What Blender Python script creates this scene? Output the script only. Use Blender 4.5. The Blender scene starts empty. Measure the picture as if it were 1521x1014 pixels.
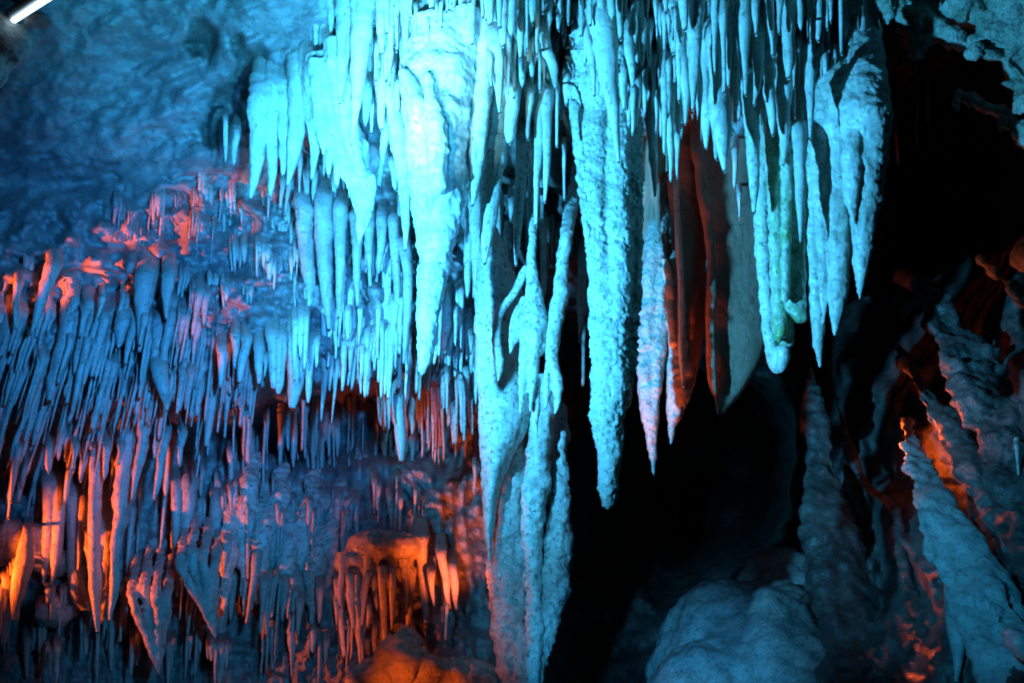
import bpy, bmesh, math, random
from mathutils import Vector, noise
from bisect import bisect_right

# ------------------------------------------------------------------ scene / camera
sc = bpy.context.scene
COL = sc.collection
W0, H0, F = 1521.0, 1014.0, 1900.0
PITCH = math.radians(15)
CP, SP = math.cos(PITCH), math.sin(PITCH)
EYE = Vector((0, 0, 1.6))

def P(px, py, Y):
    """world point at horizontal distance Y seen in direction (px,py)"""
    xn = (px - W0 / 2) / F; yn = (H0 / 2 - py) / F
    d = Vector((xn, CP - yn * SP, SP + yn * CP))
    return EYE + d * (Y / d.y)

def mpp(py, Y):
    yn = (H0 / 2 - py) / F
    return Y / (CP - yn * SP) / F

cam = bpy.data.cameras.new('camera'); cam.sensor_width = 36; cam.lens = F / W0 * 36
cam.clip_end = 200; cam.clip_start = 0.05
co = bpy.data.objects.new('camera', cam); COL.objects.link(co)
co.location = EYE; co.rotation_euler = (math.pi / 2 + PITCH, 0, 0)
sc.camera = co
cam.dof.use_dof = False

# ------------------------------------------------------------------ noise helpers
def nz(x, y, z=0.0): return noise.noise(Vector((x, y, z)))
def fr(x, y, z=0.0, o=4): return noise.fractal(Vector((x, y, z)), 1.0, 2.0, o)
def lerp(a, b, t): return a + (b - a) * t
def sst(a, b, x):
    t = max(0.0, min(1.0, (x - a) / (b - a))); return t * t * (3 - 2 * t)

# ------------------------------------------------------------------ materials
def rock_mat(name, c1, c2, c3, speck=0.0, green=0.0, gcol=(0.05, 0.16, 0.04), rough=(0.3, 0.6), bump=0.5,
             scale=14.0, fine=70.0, stretch=(1, 1, 1), spec=0.5, cracks=0.0, zflow=False, attr=False):
    m = bpy.data.materials.new(name); m.use_nodes = True
    nt = m.node_tree; N = nt.nodes; L = nt.links
    for n in list(N): N.remove(n)
    out = N.new('ShaderNodeOutputMaterial'); b = N.new('ShaderNodeBsdfPrincipled')
    L.new(b.outputs[0], out.inputs[0])
    geo = N.new('ShaderNodeNewGeometry')
    mp = N.new('ShaderNodeMapping'); mp.inputs['Scale'].default_value = stretch
    L.new(geo.outputs['Position'], mp.inputs['Vector'])
    def tex(sc_, det=4, r=0.6, vec=mp, dist=0.0):
        t = N.new('ShaderNodeTexNoise'); t.inputs['Scale'].default_value = sc_
        t.inputs['Detail'].default_value = det; t.inputs['Roughness'].default_value = r
        t.inputs['Distortion'].default_value = dist
        L.new(vec.outputs[0], t.inputs['Vector']); return t
    def ramp(fac, p0, p1, a=(0, 0, 0, 1), c=(1, 1, 1, 1)):
        r = N.new('ShaderNodeValToRGB'); e = r.color_ramp.elements
        e[0].position = p0; e[1].position = p1; e[0].color = a; e[1].color = c
        L.new(fac, r.inputs[0]); return r
    def mix(fac, a, c, blend='MIX'):
        x = N.new('ShaderNodeMix'); x.data_type = 'RGBA'; x.blend_type = blend
        if isinstance(fac, float): x.inputs[0].default_value = fac
        else: L.new(fac, x.inputs[0])
        for s, v in ((6, a), (7, c)):
            if isinstance(v, tuple): x.inputs[s].default_value = (*v, 1)
            else: L.new(v, x.inputs[s])
        return x.outputs[2]
    t1 = tex(scale * 0.35, 4, 0.65)
    t2 = tex(scale, 5, 0.7)
    t3 = tex(fine, 2, 0.65)
    c = mix(ramp(t1.outputs[0], 0.38, 0.62).outputs[0], c1, c2)
    c = mix(ramp(t2.outputs[0], 0.52, 0.72).outputs[0], c, c3)
    if zflow:
        mp2 = N.new('ShaderNodeMapping'); mp2.inputs['Scale'].default_value = (1, 1, 0.12)
        L.new(geo.outputs['Position'], mp2.inputs['Vector'])
        t5 = tex(scale * 2.5, 5, 0.6, mp2)
        c = mix(ramp(t5.outputs[0], 0.55, 0.75).outputs[0], c, tuple(v * 0.6 for v in c3))
    if speck:
        t4 = tex(scale * 3.2, 4, 0.8)
        r4 = ramp(t4.outputs[0], 0.60 - 0.12 * speck, 0.68 - 0.1 * speck)
        mul = N.new('ShaderNodeMath'); mul.operation = 'MULTIPLY'; mul.inputs[1].default_value = min(1, 0.5 + speck * 0.5)
        L.new(r4.outputs[0], mul.inputs[0])
        c = mix(mul.outputs[0], c, (0.06, 0.07, 0.05))
    if green:
        t6 = tex(scale * 0.6, 5, 0.7)
        r6 = ramp(t6.outputs[0], 0.66 - 0.3 * green, 0.82 - 0.3 * green)
        c = mix(r6.outputs[0], c, gcol)
    if attr:
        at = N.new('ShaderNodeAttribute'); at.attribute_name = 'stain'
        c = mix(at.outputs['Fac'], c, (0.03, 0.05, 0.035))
        at2 = N.new('ShaderNodeAttribute'); at2.attribute_name = 'painted_shade'
        mr = ramp(t1.outputs[0], 0.40, 0.60, (0.045, 0.038, 0.032, 1), (0.15, 0.13, 0.11, 1))  # dark tones mixed in where shade is painted on the wall
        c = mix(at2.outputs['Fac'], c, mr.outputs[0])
    L.new(c, b.inputs['Base Color'])
    rr = N.new('ShaderNodeMapRange'); L.new(t2.outputs[0], rr.inputs[0])
    rr.inputs[1].default_value = 0.35; rr.inputs[2].default_value = 0.7
    rr.inputs[3].default_value = rough[0]; rr.inputs[4].default_value = rough[1]
    L.new(rr.outputs[0], b.inputs['Roughness'])
    b.inputs['Specular IOR Level'].default_value = spec
    a = N.new('ShaderNodeMath'); a.operation = 'MULTIPLY_ADD'
    L.new(t3.outputs[0], a.inputs[0]); a.inputs[1].default_value = 0.35; L.new(t2.outputs[0], a.inputs[2])
    h = a.outputs[0]
    if cracks:
        v = N.new('ShaderNodeTexVoronoi'); v.feature = 'DISTANCE_TO_EDGE'; v.inputs['Scale'].default_value = 3.2
        add = N.new('ShaderNodeVectorMath'); add.operation = 'MULTIPLY_ADD'
        L.new(t1.outputs['Color'], add.inputs[0]); add.inputs[1].default_value = (0.5, 0.5, 0.5); L.new(mp.outputs[0], add.inputs[2])
        L.new(add.outputs[0], v.inputs['Vector'])
        rc = ramp(v.outputs['Distance'], 0.0, 0.05)
        a2 = N.new('ShaderNodeMath'); a2.operation = 'MULTIPLY_ADD'
        L.new(rc.outputs[0], a2.inputs[0]); a2.inputs[1].default_value = cracks; L.new(h, a2.inputs[2]); h = a2.outputs[0]
    bp = N.new('ShaderNodeBump'); bp.inputs['Strength'].default_value = bump; bp.inputs['Distance'].default_value = 0.02
    L.new(h, bp.inputs['Height']); L.new(bp.outputs[0], b.inputs['Normal'])
    return m

M = {}
M['pale'] = rock_mat('pale_wet_calcite', (0.68, 0.66, 0.60), (0.50, 0.50, 0.43), (0.36, 0.33, 0.26), speck=0.3, rough=(0.28, 0.55), bump=0.28, scale=16, zflow=True)
M['plain'] = rock_mat('grey_calcite', (0.50, 0.46, 0.42), (0.38, 0.37, 0.34), (0.28, 0.26, 0.24), speck=0.3, rough=(0.3, 0.6), bump=0.45, scale=20, zflow=True)
M['nubbly'] = rock_mat('nubbly_calcite', (0.56, 0.58, 0.52), (0.42, 0.46, 0.40), (0.24, 0.3, 0.24), speck=0.55, green=0.25, gcol=(0.10, 0.26, 0.14), rough=(0.35, 0.7), bump=0.6, scale=22, fine=60)
M['speckled'] = rock_mat('speckled_calcite', (0.58, 0.58, 0.52), (0.45, 0.47, 0.42), (0.3, 0.33, 0.28), speck=0.6, rough=(0.25, 0.55), bump=0.45, scale=18)
M['green'] = rock_mat('algae_green_calcite', (0.58, 0.60, 0.50), (0.42, 0.5, 0.36), (0.30, 0.42, 0.24), speck=0.5, green=0.55, gcol=(0.17, 0.34, 0.12), rough=(0.2, 0.5), bump=0.45, scale=15)
M['lightgreen'] = rock_mat('faintly_green_calcite', (0.62, 0.62, 0.55), (0.52, 0.55, 0.46), (0.40, 0.45, 0.34), speck=0.45, green=0.3, gcol=(0.18, 0.36, 0.14), rough=(0.25, 0.55), bump=0.4, scale=15)
M['brown'] = rock_mat('brown_drapery_calcite', (0.42, 0.27, 0.19), (0.30, 0.19, 0.13), (0.36, 0.27, 0.20), speck=0.25, rough=(0.3, 0.55), bump=0.3, scale=9, zflow=True)
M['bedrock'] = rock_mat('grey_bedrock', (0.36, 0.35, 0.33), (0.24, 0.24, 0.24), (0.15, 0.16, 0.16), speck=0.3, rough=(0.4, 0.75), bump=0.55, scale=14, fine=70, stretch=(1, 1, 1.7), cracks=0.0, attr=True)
M['painted_shade'] = rock_mat('painted_shade_rock', (0.12, 0.105, 0.09), (0.055, 0.05, 0.045), (0.19, 0.17, 0.15), speck=0.3, rough=(0.3, 0.7), bump=0.7, scale=12, fine=60)  # right hand rock darkened in its colour, standing in for shade
M['wet'] = rock_mat('wet_flowstone', (0.46, 0.43, 0.38), (0.34, 0.32, 0.3), (0.2, 0.2, 0.18), speck=0.45, rough=(0.15, 0.5), bump=0.75, scale=18, fine=60)
M['crag'] = rock_mat('craggy_limestone', (0.42, 0.46, 0.38), (0.22, 0.27, 0.2), (0.08, 0.10, 0.08), speck=0.6, rough=(0.4, 0.8), bump=1.0, scale=22, fine=60)

def simple_mat(name, col, rough=0.5, metal=0.0, emit=None, es=0.0):
    m = bpy.data.materials.new(name); m.use_nodes = True
    b = m.node_tree.nodes['Principled BSDF']
    N = m.node_tree.nodes; L = m.node_tree.links
    t = N.new('ShaderNodeTexNoise'); t.inputs['Scale'].default_value = 30
    mx = N.new('ShaderNodeMix'); mx.data_type = 'RGBA'
    L.new(t.outputs[0], mx.inputs[0]); mx.inputs[6].default_value = (*col, 1); mx.inputs[7].default_value = (*[v * 0.7 for v in col], 1)
    L.new(mx.outputs[2], b.inputs['Base Color'])
    b.inputs['Roughness'].default_value = rough; b.inputs['Metallic'].default_value = metal
    if emit: b.inputs['Emission Color'].default_value = (*emit, 1); b.inputs['Emission Strength'].default_value = es
    return m

# ------------------------------------------------------------------ object helpers
def link(name, verts, faces, mat, origin=None, parent=None, smooth=True):
    me = bpy.data.meshes.new(name)
    o0 = Vector(origin) if origin is not None else Vector((0, 0, 0))
    me.from_pydata([tuple(Vector(v) - o0) for v in verts], [], faces)
    me.materials.append(mat)
    if smooth: me.polygons.foreach_set('use_smooth', [True] * len(me.polygons))
    me.update()
    o = bpy.data.objects.new(name, me); COL.objects.link(o)
    o.location = o0
    if parent is not None:
        o.parent = parent; o.location = o0 - parent.location
    return o

def empty(name, loc):
    o = bpy.data.objects.new(name, None); COL.objects.link(o); o.location = loc; o.empty_display_size = 0.1
    return o

def tag(o, label=None, cat=None, group=None, kind=None):
    if label: o['label'] = label
    if cat: o['category'] = cat
    if group: o['group'] = group
    if kind: o['kind'] = kind
    return o

def crom(pts, n):
    """resample rows (tuples) with a Catmull-Rom curve"""
    k = len(pts); out = []
    cum = [0.0]
    for i in range(1, k): cum.append(cum[-1] + abs(pts[i][1] - pts[i - 1][1]) + 0.3 * abs(pts[i][0] - pts[i - 1][0]) + 1e-3)
    T = cum[-1]
    for j in range(n):
        s = T * j / (n - 1)
        i = min(k - 2, max(0, bisect_right(cum, s) - 1)); t = (s - cum[i]) / (cum[i + 1] - cum[i])
        p0 = pts[max(0, i - 1)]; p1 = pts[i]; p2 = pts[i + 1]; p3 = pts[min(k - 1, i + 2)]
        out.append(tuple(0.5 * ((2 * b) + (c - a) * t + (2 * a - 5 * b + 4 * c - d) * t * t + (3 * b - a - 3 * c + d) * t ** 3)
                         for a, b, c, d in zip(p0, p1, p2, p3)))
    return out

def loft(rings, tip=None):
    V = []; Fc = []; n = len(rings[0])
    for r in rings: V.extend(r)
    for i in range(len(rings) - 1):
        for j in range(n):
            a = i * n + j; b = i * n + (j + 1) % n
            Fc.append((a, b, b + n, a + n))
    Fc.append(tuple(range(n)))
    if tip is not None:
        V.append(tip); k = len(V) - 1; base = (len(rings) - 1) * n
        for j in range(n): Fc.append((base + (j + 1) % n, base + j, k))
    else:
        base = (len(rings) - 1) * n
        Fc.append(tuple(base + j for j in reversed(range(n))))
    return V, Fc

def spike_geo(pts, Y, seed=0.0, rough=0.12, segs=10, nr=None, deep=1.0, blunt=False, Y2=None, lump=0.10):
    L_ = abs(pts[-1][1] - pts[0][1])
    if nr is None: nr = max(8, min(70, int(L_ / 6)))
    rows = crom([(p[0], p[1], p[2], (p[3] if len(p) > 3 else 0.0)) for p in pts], nr)
    rings = []
    for i, (x, y, w, dy) in enumerate(rows):
        t = i / (nr - 1)
        yy = (Y if Y2 is None else lerp(Y, Y2, t)) + dy
        c = P(x, y, yy); m = mpp(y, yy)
        r = max(w, 1.6) / 2 * m
        r *= 1 + lump * nz(seed * 7.3, c.z * 28, 3.1) + lump * 0.6 * nz(seed * 3.3, c.z * 75, 1.7)
        ox = 0.15 * r * nz(seed + 9, c.z * 12); oy = 0.2 * r * nz(seed + 29, c.z * 12)
        ring = []
        for j in range(segs):
            a = 2 * math.pi * j / segs
            ca, sa = math.cos(a), math.sin(a)
            q = c + Vector((ox + r * ca, oy + r * sa * deep, 0))
            if rough:
                f = rough * (1.0 * nz(ca * 1.3 + seed, sa * 1.3, c.z * 9) + 0.6 * nz(q.x * 60, q.y * 60, q.z * 40))
                q += Vector((ca, sa * deep, 0)) * (r * f)
            ring.append(q)
        rings.append(ring)
    x, y, w, dy = rows[-1]
    yy = Y if Y2 is None else Y2
    tip = P(x, y + (w * 0.45 if blunt else max(1.5, w * 0.5)), yy)
    return loft(rings, tip)

def curtain_geo(rows, Y, thick=0.03, folds=2.0, amp=0.03, tilt=0.0, n=14, nr=30, seed=0.0, rough=0.002, lens=0.5, topback=0.0):
    """rows: (y, xleft, xright) top to bottom; a sheet with a folded path and rounded edges"""
    rr = crom([((xl), y, xr) for (y, xl, xr) in rows], nr)
    rings = []
    for (xl, y, xr) in rr:
        if xr - xl < 2: xm = (xl + xr) / 2; xl, xr = xm - 1, xm + 1
        front = []; back = []
        wpx = (xr - xl)
        for j in range(n):
            u = j / (n - 1)
            x = lerp(xl, xr, u)
            f = amp * math.sin(u * 2 * math.pi * folds + seed + 0.4 * nz(seed, y * 0.01)) * min(1, wpx / 40)
            dY = f + tilt * (x - rows[0][1]) / 100.0 + topback * max(0.0, 1 - (y - rows[0][0]) / 45.0) ** 1.5
            th = thick * (max(0.0, 1 - (2 * u - 1) ** 2) ** lens) * min(1, 0.25 + wpx / 40)
            c = P(x, y, Y + dY)
            g = rough * fr(c.x * 20 + seed, c.z * 12, c.y * 20, 3)
            front.append(c + Vector((0, -th / 2 + g, 0))); back.append(c + Vector((0, th / 2 + g, 0)))
        rings.append(front + back[::-1][1:-1])
    return loft(rings, None)

def blob_geo(px, py, r, Y, deep=1.0, sub=2, sx=1.0, sz=1.0):
    bm = bmesh.new(); bmesh.ops.create_icosphere(bm, subdivisions=sub, radius=1.0)
    c = P(px, py, Y); m = mpp(py, Y) * r
    V = [c + Vector((v.co.x * m * sx, v.co.y * m * deep, v.co.z * m * sz)) for v in bm.verts]
    bm.verts.index_update()
    Fc = [tuple(v.index for v in f.verts) for f in bm.faces]
    bm.free(); return V, Fc

def join(geos):
    V = []; Fc = []
    for v, f in geos:
        k = len(V); V.extend(v); Fc.extend(tuple(i + k for i in q) for q in f)
    return V, Fc

def fuse(geos, voxel=0.008, smooth=4, disp=((0.004, 40),), ridged=0.0, pits=0.0, seed=0.0):
    """melt several closed shapes into one skin, then roughen it"""
    V, Fc = join(geos)
    me = bpy.data.meshes.new('tmp'); me.from_pydata([tuple(v) for v in V], [], Fc); me.update()
    bm = bmesh.new(); bm.from_mesh(me); bmesh.ops.recalc_face_normals(bm, faces=bm.faces); bm.to_mesh(me); bm.free()
    ob = bpy.data.objects.new('tmp', me); COL.objects.link(ob)
    md = ob.modifiers.new('r', 'REMESH'); md.mode = 'VOXEL'; md.voxel_size = voxel
    if smooth:
        ms = ob.modifiers.new('s', 'SMOOTH'); ms.factor = 0.5; ms.iterations = smooth
    dg = bpy.context.evaluated_depsgraph_get()
    ev = ob.evaluated_get(dg); m2 = ev.to_mesh()
    V2 = [v.co.copy() for v in m2.vertices]; N2 = [v.normal.copy() for v in m2.vertices]
    F2 = [tuple(p.vertices) for p in m2.polygons]
    ev.to_mesh_clear()
    bpy.data.objects.remove(ob); bpy.data.meshes.remove(me)
    for i, v in enumerate(V2):
        d = 0.0
        for a, s in disp:
            if a > 0: d += a * noise.noise(v * s + Vector((seed, 0, 0)))
            else: d += -a * (0.35 - noise.voronoi(v * s)[0][0]) * (0.35 + 1.6 * max(0.0, 0.3 + noise.noise(v * 4.5 + Vector((seed, 3, 0)))))   # negative: knobs in patches
        V2[i] = v + N2[i] * d
    return V2, F2

# ------------------------------------------------------------------ the cave wall relief (distance for each direction)
XS = [-500, 0, 150, 300, 430, 560, 660, 740, 850, 1000, 1120, 1200, 1300, 1335, 1420, 1521, 2000]
TAB = [
 (-400, [3.5, 3.7, 3.7, 3.7, 3.6, 3.5, 3.45, 3.4, 3.4, 3.4, 3.4, 3.4, 3.4, 3.4, 3.4, 3.3, 3.2]),
 (-100, [4.3, 4.6, 4.6, 4.5, 4.35, 4.2, 4.15, 4.15, 4.15, 4.15, 4.15, 4.2, 4.3, 4.6, 4.4, 4.1, 3.8]),
 (0, [4.6, 4.9, 4.9, 4.8, 4.65, 4.5, 4.42, 4.42, 4.45, 4.42, 4.42, 4.45, 4.7, 5.6, 5.4, 5.0, 4.4]),
 (90, [4.9, 5.2, 5.2, 5.1, 4.9, 4.7, 4.55, 4.58, 4.65, 4.6, 4.6, 4.6, 4.75, 7.0, 7.6, 5.9, 4.8]),
 (160, [5.1, 5.4, 5.35, 5.25, 5.05, 4.85, 4.75, 4.8, 4.85, 4.8, 4.75, 4.7, 4.75, 8.5, 8.8, 6.6, 5.0]),
 (230, [5.3, 5.6, 5.5, 5.4, 5.25, 5.15, 5.1, 5.1, 5.2, 5.0, 4.95, 4.9, 4.95, 9.5, 9.5, 7.4, 5.3]),
 (280, [5.4, 5.7, 5.6, 5.5, 5.4, 5.4, 5.4, 5.5, 5.6, 5.3, 5.15, 5.2, 5.3, 10, 9.5, 7.6, 5.4]),
 (340, [5.3, 5.5, 5.5, 5.4, 5.3, 5.3, 5.4, 5.6, 5.8, 5.5, 5.4, 6.2, 7.5, 10, 9.5, 7.4, 5.4]),
 (400, [5.2, 5.3, 5.3, 5.25, 5.2, 5.2, 5.4, 5.7, 6.1, 5.8, 5.9, 8.0, 8.5, 10, 8.6, 6.8, 5.3]),
 (480, [5.1, 5.2, 5.15, 5.12, 5.1, 5.15, 5.4, 5.8, 6.8, 7.5, 8.0, 9.0, 8.5, 8.5, 7.0, 6.1, 5.2]),
 (560, [5.2, 5.3, 5.25, 5.2, 5.22, 5.3, 5.6, 6.1, 8.0, 9.5, 9.5, 9.0, 7.6, 7.0, 6.0, 5.5, 5.1]),
 (600, [5.3, 5.4, 5.35, 5.4, 6.4, 6.9, 6.9, 6.5, 9.0, 13, 13, 8.5, 7.2, 6.7, 5.9, 5.4, 5.0]),
 (650, [5.6, 5.6, 5.7, 6.3, 6.9, 6.9, 6.4, 6.4, 9.5, 15, 15, 7.6, 6.9, 6.4, 5.8, 5.3, 4.9]),
 (700, [5.9, 5.95, 6.1, 6.2, 6.2, 6.1, 5.85, 6.2, 9.5, 15, 15, 7.2, 6.6, 6.2, 5.7, 5.2, 4.8]),
 (780, [5.7, 5.8, 6.0, 6.0, 5.95, 5.8, 5.65, 6.0, 9.0, 15, 12, 7.0, 6.4, 6.0, 5.6, 5.1, 4.7]),
 (850, [5.6, 5.7, 6.0, 6.0, 5.9, 5.65, 5.5, 5.9, 8.8, 9.5, 8.2, 6.9, 6.2, 5.9, 5.5, 5.0, 4.6]),
 (920, [5.8, 5.9, 6.1, 6.15, 5.95, 5.6, 5.4, 5.7, 8.4, 8.0, 7.4, 6.7, 6.0, 5.7, 5.4, 5.0, 4.5]),
 (1014, [5.7, 5.8, 6.0, 6.0, 5.8, 5.4, 5.15, 5.4, 8.0, 6.9, 6.5, 6.3, 5.8, 5.5, 5.2, 4.8, 4.3]),
 (1400, [4.3, 4.4, 4.5, 4.5, 4.4, 4.2, 4.1, 4.1, 4.5, 4.6, 4.6, 4.6, 4.5, 4.3, 4.2, 4.0, 3.6]),
]
YS = [r[0] for r in TAB]
def base_depth(px, py):
    px = min(max(px, XS[0]), XS[-1] - 1e-3); py = min(max(py, YS[0]), YS[-1] - 1e-3)
    i = bisect_right(XS, px) - 1; j = bisect_right(YS, py) - 1
    u = (px - XS[i]) / (XS[i + 1] - XS[i]); v = (py - YS[j]) / (YS[j + 1] - YS[j])
    u = u * 0.5 + 0.5 * u * u * (3 - 2 * u); v = v * 0.5 + 0.5 * v * v * (3 - 2 * v)
    a = TAB[j][1]; b = TAB[j + 1][1]
    return lerp(lerp(a[i], a[i + 1], u), lerp(b[i], b[i + 1], u), v)

POCKETS = [(375, 110, 34, 0.10), (300, 60, 26, 0.10), (335, 150, 24, 0.04), (352, 70, 14, 0.08), (318, 195, 22, 0.07),
           (858, 20, 30, 0.3), (835, 60, 34, 0.35), (640, 75, 20, 0.2), (590, 85, 12, 0.2), (610, 20, 10, .1)]
CRACKS = [((245, 268), (340, 262), 5, 0.10), ((215, 362), (268, 352), 5, 0.12), ((285, 497), (362, 478), 5, 0.14),
          ((262, 500), (300, 505), 5, 0.12), ((340, 500), (375, 485), 5, 0.12), ((175, 430), (195, 415), 4, .08),
          ((480, 485), (520, 488), 4, .1), ((415, 88), (430, 118), 2.5, .03), ((240, 212), (300, 205), 3, .05),
          ((0, 225), (130, 235), 4, .05), ((140, 255), (200, 275), 3, .04), ((20, 385), (180, 400), 6, .10)]
def segd(px, py, a, b):
    ax, ay = a; bx, by = b; dx, dy = bx - ax, by - ay
    t = max(0, min(1, ((px - ax) * dx + (py - ay) * dy) / (dx * dx + dy * dy)))
    return math.hypot(px - ax - t * dx, py - ay - t * dy)

def wall(px, py, full=True):
    wx = px + 22 * nz(px * 0.012, py * 0.012, 1.5) + 8 * nz(px * 0.04, py * 0.04, 4.5)
    wy = py + 22 * nz(px * 0.012, py * 0.012, 7.5) + 8 * nz(px * 0.04, py * 0.04, 9.5)
    D = base_depth(wx, wy)
    if not full: return D
    # zones
    rub = sst(260, 320, py + 0.10 * px - 20) * (1 - sst(720, 800, px))       # dripstone zone on the left
    bed = (1 - rub) * (1 - sst(520, 600, px))                                  # smooth bedrock upper left
    rt = sst(1150, 1220, px) * sst(350, 450, py)                               # right hand ridges
    top = sst(480, 580, px) * (1 - sst(1320, 1360, px)) * (1 - sst(230, 330, py))
    s = 0.0
    if bed > 0:
        q = py + 0.28 * px
        s += bed * (0.11 * fr(px * 0.006, q * 0.014, 2.0, 5) + 0.05 * abs(nz(px * 0.008, q * 0.03, 5)) + 0.02 * fr(px * 0.05, q * 0.10, 3, 5) + 0.009 * fr(px * 0.14, q * 0.24, 8, 3) + 0.02 * noise.voronoi(Vector((px * 0.012 + 0.5 * nz(px * .02, q * .02), q * 0.035, 0)))[0][0])
    if rub > 0:
        lean = px + 0.18 * (py - 500) * (1 - sst(0, 700, px))
        fl = abs(nz(lean * 0.055, py * 0.010, 3.3)); fl2 = abs(nz(lean * 0.13, py * 0.02, 8.3))
        k = sst(440, 520, py)
        s += rub * ((0.16 * fl + 0.07 * fl2) * (0.25 + 0.75 * k) + 0.17 * fr(px * 0.022, py * 0.034, 6.0, 6) * (1 - 0.45 * k)
                    + 0.035 * fr(px * 0.09, py * 0.09, 2.0, 3))
    if rt > 0:
        a = px * 0.86 - (py) * 0.50; b = px * 0.5 + py * 0.86
        r1 = 1 - abs(nz(a * 0.010, b * 0.0028, 4.1)) * 2; r2 = 1 - abs(nz(a * 0.04, b * 0.008, 7.7)) * 2
        s += rt * (-0.26 * r1 - 0.05 * r2 + 0.12 * fr(px * 0.014, py * 0.014, 9.0, 5) + 0.03 * fr(px * 0.07, py * 0.07, 1.0, 4) + 0.15)
    if top > 0:
        s += top * (0.15 * abs(nz(px * 0.05, py * 0.008, 5.3)) + 0.06 * abs(nz(px * 0.11, py * 0.02, 2.3)) + 0.05 * fr(px * 0.03, py * 0.03, 4.0, 4))
    rest = max(0.0, 1 - rub - bed - rt - top)
    if rest > 0: s += rest * (0.15 * fr(px * 0.012, py * 0.012, 3.0, 5) + 0.05 * fr(px * 0.05, py * 0.05, 3.0, 4))
    # worm-like rubble of the orange wall beside the column
    om = sst(570, 610, px) * (1 - sst(700, 740, px)) * sst(650, 690, py)
    if om > 0: s += om * 0.09 * noise.voronoi(Vector((px * 0.07, py * 0.06, 0)))[0][0]
    for (cx, cy, rr, dd) in POCKETS:
        d = math.hypot(px - cx + 10 * nz(px * .05, py * .05), (py - cy) * 0.8 + 10 * nz(py * .05, px * .05)) / rr
        if d < 1.2: s += dd * (1 - sst(0.5, 1.2, d))
    for (a, b, ww, dd) in CRACKS:
        d = segd(px + 6 * nz(px * .06, py * .06), py + 8 * nz(px * .06, 5 + py * .06), a, b)
        if d < ww: s += dd * (1 - d / ww)
    # low mound at lower right
    return D + s

def axis(a, b, step, lo, hi, cs):
    out = []; x = lo
    while x < hi:
        out.append(x); x += step if a <= x < b else cs
    out.append(hi); return out

def relief(name, x0, x1, y0, y1, step, mat):
    gx = axis(x0, x1, step, -500, 2000, 14); gy = axis(y0, y1, step, -400, 1400, 14)
    V = []; st = []; painted_shade = []
    for y in gy:
        for x in gx:
            V.append(P(x, y, wall(x, y)))
            s = 0.0
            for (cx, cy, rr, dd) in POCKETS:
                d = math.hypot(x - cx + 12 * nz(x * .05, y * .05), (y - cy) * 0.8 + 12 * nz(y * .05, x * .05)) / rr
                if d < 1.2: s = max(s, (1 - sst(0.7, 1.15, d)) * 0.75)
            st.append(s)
            painted_shade.append(0.8 * sst(715, 760, x) * (1 - sst(930, 980, x)) * sst(190, 260, y) + 0.95 * sst(1130, 1260, x + 60 * nz(x * .01, y * .01)) + 0.95 * sst(850, 930, x) * sst(330, 420, y) * (1 - sst(1130, 1260, x)))  # shade painted into the central hollow, the void and the right side
    n = len(gx); Fc = []
    for j in range(len(gy) - 1):
        for i in range(n - 1):
            a = j * n + i; Fc.append((a, a + n, a + n + 1, a + 1))
    o = link(name, V, Fc, mat)
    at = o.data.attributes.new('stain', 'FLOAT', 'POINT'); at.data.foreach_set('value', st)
    at = o.data.attributes.new('painted_shade', 'FLOAT', 'POINT'); at.data.foreach_set('value', painted_shade)
    return o

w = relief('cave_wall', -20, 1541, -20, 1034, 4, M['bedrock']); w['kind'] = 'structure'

# ground in front of and below the picture, from the foot of the relief back under the camera
fl = []; ff = []
NXG, NYG = 60, 40
for j in range(NYG):
    for i in range(NXG):
        px = lerp(-500, 2000, i / (NXG - 1)); foot = P(px, 1400, wall(px, 1400))
        t = j / (NYG - 1)
        x = lerp(foot.x, (i / (NXG - 1) - 0.5) * 10, t); y = lerp(foot.y, -4, t)
        z = lerp(foot.z, -0.1, min(1, t * 3)) + 0.05 * fr(x * 1.3, y * 1.3) * min(1, t * 10)
        fl.append((x, y, z))
for j in range(NYG - 1):
    for i in range(NXG - 1):
        a = j * NXG + i; ff.append((a, a + 1, a + NXG + 1, a + NXG))
g = link('cave_floor', fl, ff, M['wet']); g['kind'] = 'structure'

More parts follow.
